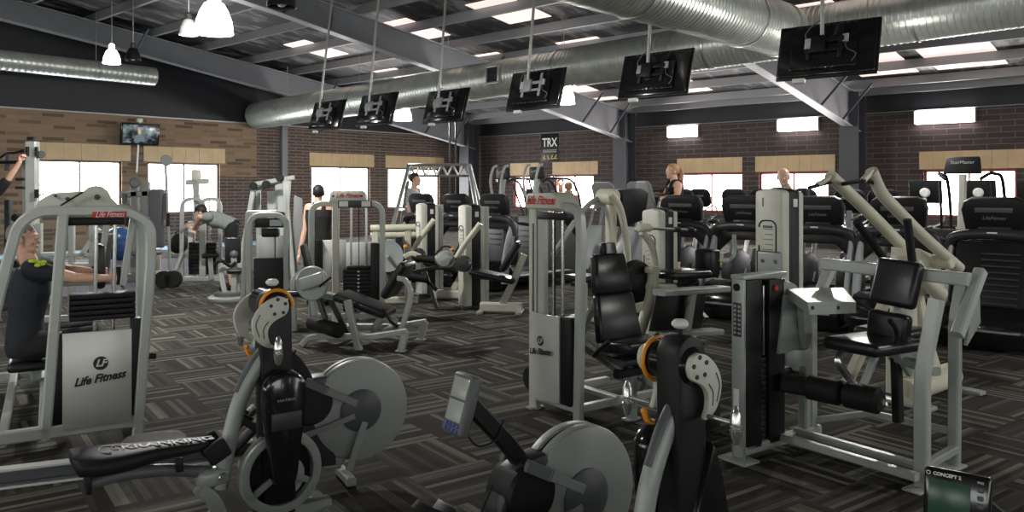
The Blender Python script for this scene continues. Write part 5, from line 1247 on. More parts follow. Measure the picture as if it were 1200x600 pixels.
for px, D, lab in ((775, 14.6, 'exercise bike beside the woman, chrome bars catching the light'), (805, 14.0, 'exercise bike with dark console before the left part of the wide window'), (825, 15.4, 'exercise bike with dark console nearest the window middle bar'), (736, 15.5, 'exercise bike between the two pale elliptical consoles'),
                   (898, 14.2, 'exercise bike to the left of the bald man'), (946, 12.6, 'exercise bike behind the first treadmill arch, right of the bald man'), (1040, 11.5, 'exercise bike behind the crossing cream arms'), (1000, 13.2, 'exercise bike in the shade of the steel column'),
                   (1000, 11.7, 'exercise bike with chrome bars beside the open treadmill arch'), (630, 18.6, 'exercise bike glimpsed through the pale light left of the leg press tower')):
    dup(b1, BK(px, D), lab)

# recumbent style screens on bright brackets by the right-hand window
def screen_bike(fr, label):
    t = thing('console_bike', fr, label, 'exercise bike', 'bikes with square screens')
    MB().bar([(-.9, 0, .07), (.5, 0, .07)], .12, .10).build('base_rail', 'grey_plastic', t)
    for x in (-.85, .45): MB().boxab((x-.05, -.28, 0), (x+.05, .28, .06), .01).build('foot', 'rubber', t)
    MB().prism([(-.3, .12), (-.2, .55), (.2, .70), (.42, .5), (.46, .12)], -.12, .12, 'xz', .05).build('drive_housing', 'dark_plastic', t)
    MB().bar(fil([(.20, 0, .6), (.28, 0, 1.0), (.16, 0, 1.45)], .1), .08, .05).build('console_post', 'white', t)
    R = Matrix.Translation((.10, 0, 1.55)) @ Matrix.Rotation(.25, 4, 'Y')
    c = MB().box((0, 0, 0), (.05, .46, .36), .012).build('console', 'black', t); c.data.transform(R)
    s1 = MB().lathe([(.0, 0), (.07, 0), (.075, .03), (.05, .05), (0, .05)], (.02, 0, .0), (1, 0, 0), 18).build('screen_bracket', 'white', c); s1.data.transform(R)
    s2 = MB().boxab((-.032, -.2, -.15), (-.025, .2, .15)).build('console_screen', 'screen_dark', c); s2.data.transform(R)
    MB().tube(spl([(-.02, -.24, 1.2), (.10, -.22, 1.08), (.22, -.1, 1.02), (.22, .1, 1.02), (.10, .22, 1.08), (-.02, .24, 1.2)], 5), .016, 8).build('handlebar', 'steel', t)
    MB().obox((-.62, 0, .55), (-.30, 0, .50), .10, .4, (0, 1, 0), .03).build('seat', 'vinyl', t); MB().obox((-.72, 0, .55), (-.85, 0, 1.0), .08, .4, (0, 1, 0), .03).build('backrest', 'vinyl', t); MB().bar([(-.6, 0, .1), (-.6, 0, .5)], .1, .08).build('seat_post', 'grey_plastic', t)
    return t
s1 = screen_bike(BK(1087, 12.4), 'bike with square dark screen at the left side of the nearest window')
dup(s1, BK(1149, 12.2), 'bike with square dark screen right of the stair machine post')
dup(s1, BK(1214, 12.0), 'bike with square dark screen cut by the right edge of the picture')

# stair machines
def stair_machine(fr, label, dark=True, h=1.0):
    t = thing('stair_machine', fr, label, 'stair machine', 'stair machines'); bodym = 'dark_plastic' if dark else 'grey_plastic'
    body = [(-.75, .0), (-.70, .32), (.0, 1.02), (.34, 1.10), (.50, 1.0), (.52, .0)]
    for s in (-1, 1): MB().prism(body, s*.32-.04, s*.32+.04, 'xz', .025).build('side_panel', bodym, t)
    MB().boxab((.44, -.34, .04), (.54, .34, 1.08), .03).build('front_panel', 'black' if dark else 'grey_plastic', t)
    st = MB()
    for k in range(4): MB().boxab((-.70+k*.22, -.27, .20+k*.2), (-.46+k*.22, .27, .23+k*.2), .006).boxab((-.48+k*.22, -.27, .20+k*.2), (-.46+k*.22, .27, .42+k*.2), .006).build('step', 'rubber', t)
    MB().bar([(.42, 0, 1.0), (.34, 0, 1.78)], .10, .08).build('console_post', 'cream_pale' if dark else 'pale_plastic', t)
    R = Matrix.Translation((.34, 0, 1.90)) @ Matrix.Rotation(-.25 if dark else .1, 4, 'Y')
    c = MB().prism([(-.22, -.11), (.22, -.11), (.19, .11), (-.19, .11)], -.03, .03, 'yz', .012).build('console', 'black', t); c.data.transform(R)
    s2 = MB().boxab((-.038, -.18, -.1), (-.03, .18, .09)).build('console_screen', 'screen_dark', c); s2.data.transform(R)
    s3 = text('console_lettering', 'StairMaster', .06, 'pale_plastic', face((.034, 0, .03), (0, 1, 0), (0, 0, 1)), c); s3.data.transform(R)
    if dark: text('panel_lettering', 'StairMaster', .085, 'white', face((.543, 0, .86), (0, 1, 0), (0, 0, 1)), t, bold=.003)
    else:
        for k in range(5): MB().boxab((.53, -.25, .5+k*.1), (.55, .25, .54+k*.1), .008).build('front_rib', 'dark_plastic', t)
        MB().oval(spl([(.46, -.20, 1.45), (.50, -.20, 1.75), (.44, -.2, 2.0), (.35, -.2, 2.05)], 5), .05, .05).oval(spl([(.46, .20, 1.45), (.50, .20, 1.75), (.44, .2, 2.0), (.35, .2, 2.05)], 5), .05, .05).build('console_hoop', 'pale_plastic', t)
    for s in (-1, 1):
        MB().tube(fil([(.36, s*.20, 1.72), (.30, s*.30, 1.80), (-.25, s*.33, 1.78), (-.42, s*.33, 1.45), (-.55, s*.33, .5)], .16), .022, 10).build('hand_rail', 'rubber' if dark else 'dark_plastic', t)
        MB().tube([(.05, s*.32, 1.05), (.30, s*.28, 1.70)], .018, 8).build('rail_strut', 'dark_plastic', t)
    return t
p = wpt(1136, 260, 10.6); s2 = stair_machine(Fr((p.x, p.y, 0), 228), 'black stair machine with dark console standing at the nearest window')
p = wpt(606, 240, 16.0); s3 = stair_machine(Fr((p.x, p.y, 0), 214), 'grey stair machine with looping handrail right of the corner column', False)
p = wpt(646, 240, 15.2); dup(s3, Fr((p.x, p.y, 0), 214), 'grey stair machine with looping handrail under the training banner')

# A-frame training rack by the corner
FA = Fr(wpt(500, 250, 19.5)-V(0, 0, wpt(500, 250, 19.5).z), -4); a_ = lambda px, py, o=0: FA.y(px, py, o)
Y = thing('suspension_rack', FA, 'silver A-frame suspension rack with zigzag top beam before the corner column', 'rack')
zt = a_(530, 193).z; zb = a_(530, 206).z; x0, x1 = a_(480, 193).x, a_(550, 193).x
for z, y in ((zt, -.1), (zt, .1), (zb, 0)): MB().tube([(x0, y, z), (x1, y, z)], .03, 8).build('beam_chord', 'steel', Y)
n_ = 11; mb = MB()
for k in range(n_): xa, xb = x0+(x1-x0)*k/n_, x0+(x1-x0)*(k+1)/n_; mb.tube([(xa, 0, zt if k % 2 == 0 else zb), (xb, 0, zb if k % 2 == 0 else zt)], .028, 8)
mb.build('beam_lattice', 'steel', Y)
for x, sx in ((x0, -1), (x1, 1)):
    for sy in (-1, 1): MB().bar([(x, sy*.05, zt), (x+sx*.45, sy*.75, 0)], .09, .07).build('leg', 'steel', Y)
    MB().bar([(x+sx*.06, -.13, zb-.1), (x+sx*.06, .13, zb-.1)], .06, .06, (0, 0, 1)).build('leg_tie', 'steel', Y)
    MB().bar([(x+sx*.22, -.38, zt*.5), (x+sx*.22, .38, zt*.5)], .06, .06, (0, 0, 1)).build('leg_tie', 'steel', Y)
for x in (a_(527, 200).x, a_(534, 200).x): MB().tube([(x, 0, zt), (x, .02, 3.7)], .022, 6).build('overhead_strap', 'black', Y); MB().tube([(x, 0, zb), (x, .02, 1.0)], .012, 6).build('training_strap', 'black', Y); MB().bar([(x, .02, 1.05), (x+.05, .02, .9), (x-.05, .02, .9), (x, .02, 1.05)], .02, .02).build('strap_handle', 'rubber', Y)
# ================================================================ people
def remesh(mb, name, mat, voxel, parent=None, smooth=3):
    o = mb.build(name, mat); md = o.modifiers.new('r', 'REMESH'); md.mode = 'VOXEL'; md.voxel_size = voxel; md.use_smooth_shade = True
    if smooth: sm = o.modifiers.new('s', 'SMOOTH'); sm.factor = .5; sm.iterations = smooth
    dg = bpy.context.evaluated_depsgraph_get(); dg.update(); me = bpy.data.meshes.new_from_object(o.evaluated_get(dg))
    old = o.data; o.modifiers.clear(); o.data = me; bpy.data.meshes.remove(old); me.name = name; me.shade_smooth()
    if not me.materials: me.materials.append(MAT[mat])
    if parent: o.parent = parent
    return o
def limb(mb, pts, rad, seg=14, flat=1.0):
    pts = [Vector(p) for p in pts]; P, R = [], []
    for i in range(len(pts)-1):
        for k in range(5):
            u = k/5; P.append(pts[i].lerp(pts[i+1], u)); b = math.sin(PI*u)*.10 if rad[i] > rad[i+1] else 0
            R.append((rad[i]*(1-u)+rad[i+1]*u)*(1+b))
    P.append(pts[-1]); R.append(rad[-1])
    mb.tube(P, 1.0, seg, scale=R)
    for p, r in zip(pts, rad): mb.ball(p, r*.99, seg)
def hand(mb, wr, d, n, curl=1.0, side=1):
    """palm, four unequal fingers bent towards n, a thumb off the side"""
    d = Vector(d).normalized(); n = Vector(n); n = (n-d*n.dot(d)).normalized(); w = d.cross(n)*side; wr = Vector(wr)
    R = Matrix((d, w, n)).transposed()
    mb.ball(wr+d*.048, (.055, .043, .018), 14, R); mb.box(wr+d*.055, (.07, .074, .026), .011, 2, R)
    for k, (L, r) in enumerate(((.072, .0092), (.080, .0095), (.074, .0092), (.058, .0082))):
        p = wr+d*.090+w*(.030-.0205*k); pts = [p-d*.02]; a = 0; q = p; pts.append(q)
        for s_ in (.42, .33, .25): a += curl*(.75 if s_ > .4 else .85); q = q+(d*math.cos(a)+n*math.sin(a))*(L*s_); pts.append(q)
        mb.tube(pts, r, 8, scale=[1.05, 1.05, 1, .95, .8]); mb.ball(pts[-1], r*.8, 8)
    p = wr+d*.028+w*.034; q = p+(w*.75+d*.55+n*.35).normalized()*.034; e = q+(d*.75+w*(.35-.5*curl*.5)+n*(.3+.5*curl)).normalized()*.032
    mb.tube([p, q, e], .0108, 8, scale=[1.2, 1, .8]); mb.ball(e, .0085, 8)
def head_mesh(mb, c, f, u, k=1.0):
    f = Vector(f).normalized(); u = Vector(u); u = (u-f*u.dot(f)).normalized(); s = u.cross(f); R = Matrix((f, s, u)).transposed()
    def b(x, y, z, rx, ry, rz, seg=20): mb.ball(c+(f*x+s*y+u*z)*k, (rx*k, ry*k, rz*k), seg, R)
    b(-.012, 0, .028, .098, .077, .090, 28); b(.024, 0, -.022, .068, .062, .082); b(.032, 0, -.078, .052, .050, .036); b(.070, 0, -.098, .022, .025, .018)
    b(.088, 0, -.008, .016, .011, .030); b(.100, 0, -.030, .016, .015, .013); b(.074, 0, .024, .022, .055, .013)
    b(.080, 0, -.064, .016, .024, .014); b(.055, .038, -.030, .028, .020, .022); b(.055, -.038, -.030, .028, .020, .022)
    for y in (-1, 1): b(-.008, y*.078, -.014, .022, .010, .032); b(.082, y*.030, .002, .010, .016, .009)
    return f, s, u
def head_extra(o, c, f, s, u, k, hair, kind, skin):
    for y in (-1, 1): e = MB().ball(c+(f*.089+s*y*.031+u*.002)*k, .0095*k, 10).build('eye', 'eye_white', o); MB().ball(c+(f*.0965+s*y*.031+u*.002)*k, .0045*k, 8).build('pupil', 'blackink', e)
    MB().ball(c+(f*.090-u*.064)*k, (.008*k, .022*k, .006*k), 10, Matrix((f, s, u)).transposed()).build('mouth', 'lip', o)
    if hair is None: return
    R = Matrix((f, s, u)).transposed(); t = MB().ball(Vector((0, 0, 0)), (1, 1, 1), 40); keep = []
    rx, ry, rz = .104, .0835, .0955
    V_ = [Vector((v.x*rx-.014, v.y*ry, v.z*rz+.030)) for v in t.v]
    for fc in t.f:
        m_ = sum((V_[i] for i in fc), Vector())/len(fc)
        front = .055+.02*math.cos(m_.y*60) if kind == 'short' else .05
        lim = -.055 if m_.x < -.03 else (-.01 if m_.x < .01 else .045)
        if kind == 'bald': ok = (m_.x < -.0 and -.05 < m_.z < .03)
        else: ok = m_.z > lim and (m_.x < .030 or m_.z > front+.022)
        if ok: keep.append(fc)
    h = MB(); h.add([c+(f*v.x+s*v.y+u*v.z)*k for v in V_], keep)
    used = sorted({i for fc in keep for i in fc}); mp = {i: j for j, i in enumerate(used)}
    h.v = [h.v[i] for i in used]; h.f = [tuple(mp[i] for i in fc) for fc in keep]
    ho = h.build('hair', hair, o); sd = ho.modifiers.new('thick', 'SOLIDIFY'); sd.thickness = .010*k; sd.offset = -1
    if kind == 'tail': MB().tube(spl([c+(f*-.10+u*.05)*k, c+(f*-.15+u*.03)*k, c+(f*-.165-u*.06)*k, c+(f*-.15-u*.15)*k], 4), .03*k, 10, scale=[.6]+[1]*11+[.4]).ball(c+(f*-.105+u*.045)*k, .03*k, 10).build('ponytail', hair, ho)
def person(label, J, fwd, hf, hu=(0, 0, 1), skin='skin', hair='hair_dark', hkind='short', top='navy', sleeve=.55, bottom='cloth_black', leg=.45, shoes='rubber', voxel=.010, curl=1.2, k=1.0, crop=False, palm=None, shirt_len=1.0, tank=False, slim=1.0):
    """J: joints in world space"""
    J = {a: Vector(b) for a, b in J.items()}; fwd = Vector(fwd).normalized(); base = Vector((J['pelvis'].x, J['pelvis'].y, 0)); J = {a: b-base for a, b in J.items()}
    sd = (J['sh_r']-J['sh_l']).normalized(); mb = MB(); nk = (J['sh_r']+J['sh_l'])/2
    def torso(m_, g, u0, u1, extra=0.0):
        P = [J['pelvis'].lerp(J['pelvis'], 0)-(nk-J['pelvis']).normalized()*.08, J['pelvis'], J['pelvis'].lerp(nk, .35), J['pelvis'].lerp(nk, .7), J['pelvis'].lerp(nk, .93), nk+(nk-J['pelvis']).normalized()*.035]
        P[2] = P[2]-fwd*.01; W = [.13, .168*slim, .145*slim, .172*slim, .170*slim, .075]; Dp = [.10, .118*slim, .105*slim, .125*slim, .105, .06]
        rings = []; n = 22; cur = spl(P, 3); m2 = len(cur)
        for i, p in enumerate(cur):
            x = i/3; a = min(int(x), 4); t = x-a
            w, dd = W[a]*(1-t)+W[a+1]*t+g, Dp[a]*(1-t)+Dp[a+1]*t+g
            if x < u0 or x > u1: continue
            ax = (cur[min(i+1, m2-1)]-cur[max(i-1, 0)]).normalized(); s_ = (sd-ax*sd.dot(ax)).normalized(); f_ = ax.cross(s_); f_ = f_ if f_.dot(fwd) > 0 or abs(f_.dot(fwd)) < .01 else -f_
            rings.append([p+s_*w*math.copysign(abs(math.cos(q))**.85, math.cos(q))+f_*dd*math.copysign(abs(math.sin(q))**.85, math.sin(q)) for q in [2*PI*j/n for j in range(n)]])
        m_.loft(rings)
    torso(mb, 0, 0, 5)
    for sgn in ('l', 'r'):
        limb(mb, [J['sh_'+sgn], J['el_'+sgn], J['wr_'+sgn]], [.056, .041, .027]); mb.ball(J['sh_'+sgn].lerp(nk, .25), .062, 14)
        d = J['wr_'+sgn]-J['el_'+sgn]; hd = J.get('hd_'+sgn, d)-(Vector() if 'hd_'+sgn not in J else J['wr_'+sgn]); pn = palm or {}
        hand(mb, J['wr_'+sgn], hd, pn.get(sgn, Vector((0, 0, -1))), curl, 1 if sgn == 'r' else -1)
        limb(mb, [J['hp_'+sgn], J['kn_'+sgn], J['an_'+sgn]], [.088*slim, .058, .038]); to = J.get('to_'+sgn, J['an_'+sgn]+fwd*.15-V(0, 0, .05))
        an = J['an_'+sgn]; hl = an-(to-an).normalized()*.05-V(0, 0, .03); mb.tube([hl, an.lerp(to, .4)-V(0, 0, .02), to], .042, 12, scale=[.8, 1, .6]); mb.ball(hl, .035, 10); mb.ball(to, .03, 10)
    hc = J['head']; limb(mb, [nk+(hc-nk)*.02, hc-Vector(hu).normalized()*.06*k-Vector(hf).normalized()*.02], [.060, .049*k])
    f, s, u = head_mesh(mb, hc, hf, hu, k)
    o = remesh(mb, 'person', skin, voxel); o.location = base; tag(o, label, 'person')
    head_extra(o, hc, f, s, u, k, hair, hkind, skin)
    # clothes
    m2 = MB(); torso(m2, .014, .3 if shirt_len >= 1 else 2.2, 4.55 if not tank else 4.25)
    if tank:
        for sgn in ('l', 'r'): a = nk.lerp(J['sh_'+sgn], .45); m2.tube(spl([a+fwd*.10-V(0, 0, .06), a+fwd*.06+V(0, 0, .045), a-fwd*.06+V(0, 0, .045), a-fwd*.10-V(0, 0, .06)], 4), .028, 8)
    else:
        for sgn in ('l', 'r'): e = J['sh_'+sgn].lerp(J['el_'+sgn], sleeve); limb(m2, [nk.lerp(J['sh_'+sgn], .7), J['sh_'+sgn], e], [.075, .073, .062]); (limb(m2, [J['el_'+sgn], J['el_'+sgn].lerp(J['wr_'+sgn], .9)], [.055, .040]) if sleeve >= 1 else None)
    shirt = remesh(m2, 'shirt' if not tank else 'tank_top', top, max(voxel, .009), o, 4)
    m3 = MB(); torso(m3, .012 if shirt_len >= 1 else .008, 0, 1.7 if shirt_len >= 1 else 1.6)
    for sgn in ('l', 'r'):
        h, kn, an = J['hp_'+sgn], J['kn_'+sgn], J['an_'+sgn]
        if leg <= 1: limb(m3, [h, h.lerp(kn, max(.5, leg)), h.lerp(kn, leg)] if leg < 1 else [h, kn], [.103*slim, .094*slim, .088] if leg < 1 else [.103*slim, .075])
        else: limb(m3, [h, kn, kn.lerp(an, leg-1)], [.100*slim, .072, .058])
    remesh(m3, 'shorts' if leg <= 1 else 'trousers', bottom, max(voxel, .010), o, 4)
    for sgn in ('l', 'r'):
        an = J['an_'+sgn]; to = J.get('to_'+sgn, an+fwd*.15-V(0, 0, .05)); hl = an-(to-an).normalized()*.055-V(0, 0, .035); m4 = MB()
        m4.tube([hl, an.lerp(to, .4)-V(0, 0, .025), to], .050, 12, scale=[.9, 1, .75]); m4.ball(hl, .044, 10); m4.ball(to, .037, 10); m4.tube([an-V(0, 0, .03), an+V(0, 0, .01)], .047, 12)
        remesh(m4, 'shoe', shoes, .010, o, 2)
    return o, base, nk

# seated rower on the left machine
S = lambda px, py, o: FL.m @ FL.y(px, py, o)
yc = 1.50; fx = FL.m.to_3x3() @ Vector((1, 0, 0)); sx = FL.m.to_3x3() @ Vector((0, 1, 0))
pel = S(29, 405, yc); J = dict(pelvis=pel, head=S(27.5, 279, yc-.02), sh_r=S(38, 316, yc-.18), sh_l=S(38, 311, yc+.19), el_r=S(88, 326, yc-.20), el_l=S(84, 317, yc+.21), wr_r=S(126, 326, yc-.18), wr_l=S(108, 318, yc+.18),
    hp_r=pel-sx*.10+fx*.02, hp_l=pel+sx*.10+fx*.02, kn_r=pel-sx*.16+fx*.43+V(0, 0, .06), kn_l=pel+sx*.16+fx*.43+V(0, 0, .06), an_r=pel-sx*.15+fx*.62-V(0, 0, .30), an_l=pel+sx*.15+fx*.62-V(0, 0, .30),
    to_r=pel-sx*.15+fx*.76-V(0, 0, .27), to_l=pel+sx*.15+fx*.76-V(0, 0, .27))
man, mbase, mnk = person('grey-haired man in a navy T-shirt seated in the left machine, arms stretched to its handles', J, fx, fx*.98-sx*.16, (0, 0, 1), 'skin', 'hair_grey', 'short', 'navy', .42, 'cloth_black', 1.8, 'rubber', .006, 1.25, 1.0, palm={'r': sx*1.0+fx*.0, 'l': sx*-1.0})
# lime print on the shirt shoulder
p = S(44, 316, yc-.26)-mbase
mb = MB()
for (px, py) in ((37, 306), (41, 306), (45, 308), (49, 309.5), (44, 311), (51, 307)): q = S(px, py, yc-.25)-mbase; mb.ball(q, (.025, .012, .014), 10)
mb.build('shirt_print', 'lime', man)

def stand(cx, D, topz, floor, turn, sway=0.0, h=None):
    """upright skeleton: head top height topz, feet at floor, facing direction turn in degrees"""
    p = wpt(cx, 221, D); x, y = p.x, p.y; H = topz-floor; f = Vector((math.cos(math.radians(turn)), math.sin(math.radians(turn)), 0)); r = Vector((f.y, -f.x, 0)); o = Vector((x, y, floor)); up = V(0, 0, 1)
    J = dict(pelvis=o+up*H*.53, head=o+up*(topz-floor-.118)+f*.03)
    for s, g in (('r', 1), ('l', -1)):
        J['sh_'+s] = o+up*H*.815+r*g*H*.108; J['hp_'+s] = o+up*H*.51+r*g*H*.055; J['kn_'+s] = o+up*H*.28+r*g*H*.065+f*.02; J['an_'+s] = o+up*.085+r*g*H*.065; J['to_'+s] = o+up*.035+r*g*H*.075+f*.16
        J['el_'+s] = J['sh_'+s]-up*H*.18+r*g*.05; J['wr_'+s] = J['el_'+s]-up*H*.145+f*.08+r*g*.01
    return J, f, r, up, H
# man with his back to us behind the twin tower
J, f, r, up, H = stand(373, 11.0, 1.655, 0, 100)
J['el_l'] = wpt(358, 268, 11.0); J['wr_l'] = wpt(351, 297, 10.95); J['sh_l'] = wpt(361.5, 243, 11.0); J['sh_r'] = wpt(386, 243, 11.05); J['el_r'] = wpt(391, 270, 11.1); J['wr_r'] = wpt(391, 292, 11.3)
person('dark-haired man in a black tank top standing with his back turned behind the arched machine', J, f, f, up, 'skin', 'hair_dark', 'short', 'cloth_black', .3, 'cloth_black', .9, 'rubber', .010, .5, 1.0, tank=True)
# woman on the trainer by the window
J, f, r, up, H = stand(790, 11.9, 1.972, .32, 195)
J['el_l'] = wpt(793, 231, 11.7); J['wr_l'] = wpt(781, 231, 11.55); J['el_r'] = wpt(779, 232, 12.1); J['wr_r'] = wpt(773, 228, 12.0); J['sh_l'] = wpt(795, 217, 11.75); J['sh_r'] = wpt(786, 216, 12.05)
person('fair-haired woman in a black sports top exercising beside the window', J, f, f, up, 'skin', 'hair_fair', 'tail', 'cloth_black', .3, 'cloth_black', 1.6, 'rubber', .010, 1.1, .95, tank=True, shirt_len=.5, slim=.85)
# bald man walking behind the tall tower
J, f, r, up, H = stand(923, 10.5, 1.90, .20, 240)
J['el_l'] = wpt(942, 249, 10.3); J['wr_l'] = wpt(934, 268, 10.2); J['sh_l'] = wpt(942, 227, 10.4); J['sh_r'] = wpt(909, 226, 10.8); J['head'] = wpt(918, 207.5, 10.5)
person('bald man in a navy shirt walking on a treadmill behind the tall weight tower', J, f, f-r*.25, up, 'skin', 'hair_grey', 'bald', 'navy', .5, 'cloth_black', .9, 'rubber', .010, .8, 1.0)
# two people at the far stair machines
J, f, r, up, H = stand(666, 16.6, 1.745, 0.0, 75)
person('person with light hair and a black sleeveless top seen from behind near the banner', J, f, f, up, 'skin_tan', 'hair_fair', 'short', 'cloth_black', .3, 'cloth_black', .8, 'lime', .011, .6, 1.0, tank=True)
J, f, r, up, H = stand(657, 18.2, 1.825, 0.0, 268)
person('dark-haired person in dark clothes facing us behind the light-haired one near the banner', J, f, f, up, 'skin', 'hair_dark', 'short', 'cloth_black', .5, 'cloth_black', 1.8, 'rubber', .011, .6, 1.0)
# blurred man in front of the bright window
J, f, r, up, H = stand(485, 15.2, 1.89, 0.0, 350)
person('man in a pale grey shirt with thick dark hair against the bright far window', J, f, f, up, 'skin_tan', 'hair_dark', 'short', 'cloth_pale', .5, 'cloth_black', .9, 'rubber', .011, .6, 1.05)
# man bending over the cable tower
D = 12.7; J = dict(pelvis=wpt(271, 264, D), head=wpt(236, 249, D-.05), sh_r=wpt(245, 254, D+.19), sh_l=wpt(244, 254, D-.19), el_r=wpt(233, 262, D+.22), el_l=wpt(234, 254, D-.26), wr_r=wpt(226, 263, D+.1), wr_l=wpt(229, 265, D-.12))
for s, g in (('r', 1), ('l', -1)): J['hp_'+s] = wpt(272, 267, D+g*.10); J['kn_'+s] = wpt(268, 297, D+g*.12); J['an_'+s] = wpt(272, 314, D+g*.12)*1.0; J['an_'+s].z = .085; J['to_'+s] = J['an_'+s]+V(-.16, 0, -.05)
person('man in a grey T-shirt and dark shorts bending forward beside the double-arched cable tower', J, (-.1, 0, -1), (-.75, 0, -.65), (-.65, 0, .75), 'skin', 'hair_dark', 'short', 'cloth_grey', .5, 'cloth_black', .55, 'rubber', .010, 1.0, 1.0)
# person reaching up at the left edge
D = 10.2; J, f, r, up, H = stand(-26, D, 1.76, 0, 60)
J['sh_r'] = wpt(-8, 228, D-.1); J['el_r'] = wpt(8, 212, D-.1); J['wr_r'] = wpt(23, 190, D-.1); J['hd_r'] = wpt(25, 183, D-.1); J['el_l'] = wpt(-48, 205, D+.1); J['wr_l'] = wpt(-40, 185, D+.1)
person('person in dark long sleeves reaching up to a bar, at left edge', J, f, f, up, 'skin', 'hair_dark', 'short', 'cloth_black', .93, 'cloth_black', 1.8, 'rubber', .009, 1.4, 1.0)
# ================================================================ far left corner of the hall
def onfloor(px, D): p = wpt(px, 221, D); return V(p.x, p.y, 0)
FQ = Fr(onfloor(36, 11.5), 0); q_ = lambda px, py, o=0: FQ.y(px, py, o)
Q = thing('cable_crossover', FQ, 'tall pale grey cable column with pulleys and pull bar at the left edge', 'gym machine')
MB().bar([V(q_(38, 300).x, 0, 0), q_(38, 166)], .16, .12).build('main_column', 'silver_light', Q); MB().bar([V(q_(28, 300).x, .1, 0), q_(30, 185, .1)], .08, .08).build('side_column', 'silver', Q)
for (px, py) in ((26, 175), (32, 172), (43, 172)): MB().bar([q_(px, py, -.08), q_(px, py+11, -.08)], .035, .04).build('pulley_bracket', 'black', Q)
MB().cyl(q_(48, 181, -.04), q_(48, 181, .04), .055, 20, .01).build('pulley', 'grey_plastic', Q); MB().bar([q_(40, 177), q_(48, 181)], .05, .05).build('pulley_arm', 'silver', Q)
MB().box(q_(37, 162.5), (.09, .1, .05), .01).build('column_cap', 'black', Q)
for py in (210, 220): MB().bar([q_(19, py, .0), q_(28, py, .0)], .04, .05).build('peg', 'black', Q)
MB().bar([q_(42, 230), q_(52, 227)], .02, .02).build('handle', 'black', Q); MB().tube([q_(43, 222, -.1), q_(43, 232, -.1)], .03, 8).build('handle', 'black', Q)
MB().tube([q_(-10, 190.5, -.15), q_(24, 190, -.15)], .022, 10).build('pull_bar', 'black', Q); MB().tube(spl([q_(0, 185, -.1), q_(8, 180, -.1), q_(18, 179, -.1), q_(27, 176, -.1)]), .016, 8).build('pull_bar', 'black', Q); MB().bar([q_(10, 180, -.1), q_(8, 200, -.1)], .06, .05).build('hanger_plate', 'dark_plastic', Q)
MB().bar([V(-.5, -.4, .05), V(.6, -.4, .05)], .10, .08).bar([V(0, -.4, .05), V(0, .5, .05)], .10, .08).build('base_rail', 'silver', Q)
for k in range(9): MB().boxab((-.22, .04, .12+k*.05), (-.02, .2, .165+k*.05), .004).build('weight_plate', 'black', Q)
# dumbbell rack behind the seated man
FD = Fr(onfloor(60, 9.6), 8); d_ = lambda px, py, o=0: FD.y(px, py, o)
DR = thing('weight_rack', FD, 'pale steel rack with horizontal bars behind the seated rower', 'rack')
for py in (298, 310): MB().bar([d_(42, py), d_(118, py)], .045, .06).build('shelf_bar', 'silver_light', DR)
for px in (46, 84, 108): MB().bar([V(d_(px, 300).x, 0, 0), d_(px, 262)], .07, .06).build('upright', 'silver', DR)
MB().obox(d_(118, 322, -.2), d_(124, 272, -.2), .1, .3, (0, 1, 0), .03).build('backrest', 'vinyl', DR); MB().bar([d_(96, 300), d_(116, 268)], .07, .06).build('brace', 'silver_light', DR); MB().bar([V(d_(46, 300).x, 0, .04), V(d_(120, 300).x, 0, .04)], .08, .07).build('base_rail', 'silver', DR)
for k, px in enumerate((4, 14, 6, 16)):
    b = Fr(V(d_(px, 300).x, 0, 0), 0); z = .0
    # plates on pegs at the picture's left edge
    pass
PS = thing('plate_tree', Fr(onfloor(10, 10.6), 0), 'dark plate tree loaded with small chrome dumbbells at the left edge', 'rack')
MB().bar([(0, 0, 0), (0, 0, 1.45)], .08, .08).build('post', 'dark_plastic', PS); MB().bar([(-.3, 0, .04), (.3, 0, .04)], .07, .07).bar([(0, -.3, .04), (0, .3, .04)], .07, .07).build('base', 'dark_plastic', PS)
for z in (.55, .85, 1.15): MB().bar([(-.32, 0, z), (.32, 0, z)], .05, .04).build('peg', 'silver', PS)
n_ = 0
for z in (.55, .85, 1.15):
    for x in (-.22, .20):
        n_ += 1; P0 = PS.matrix_world @ V(x, -.05, z+.07)
        o = thing('dumbbell', Matrix.Translation(P0), 'small dark dumbbell resting on the plate tree at the left edge', 'dumbbell', 'dumbbells on the plate tree')
        MB().cyl((0, -.09, 0), (0, .09, 0), .014, 10).build('handle', 'chrome', o)
        for s in (-1, 1): MB().cyl((0, s*.08, 0), (0, s*.15, 0), .05, 16, .01).build('head', 'rubber', o)
# chest machine with large dark pads
FE = Fr(onfloor(175, 14.0), 0); e_ = lambda px, py, o=0: FE.y(px, py, o)
E = thing('chest_press_machine', FE, 'grey-green chest machine with a tall dark pad, standing on the purple floor', 'gym machine')
for px, tp in ((158, 215), (171, 213)): MB().bar([V(e_(px, 300).x, 0, 0), e_(px, tp)], .13, .10).build('column', 'mid_plastic', E)
MB().box(e_(184, 256, -.1), (.26, .12, 1.02), .05, 4).build('backrest', 'grey_plastic', E)
MB().cyl(e_(158, 214, -.12), e_(158, 214, .1), .09, 20, .02).build('hub', 'grey_plastic', E); MB().bar([e_(142, 228), e_(196, 226)], .11, .10).build('cross_beam', 'mid_plastic', E)
for px in (146, 194): MB().bar(fil([e_(px, 228, -.1), e_(px, 252, -.35), e_(px+3, 258, -.35)], .1), .07, .07).build('press_arm', 'grey_plastic', E); MB().cyl(e_(px+3, 250, -.36), e_(px+3, 265, -.36), .03, 12).build('hand_grip', 'rubber', E)
MB().tube([V(e_(194, 300).x, .2, 0), e_(194, 192, .2)], .025, 10).build('weight_pole', 'silver', E); MB().cyl(e_(195, 188, .16), e_(195, 188, .22), .10, 22, .01).build('pole_disc', 'mid_plastic', E)
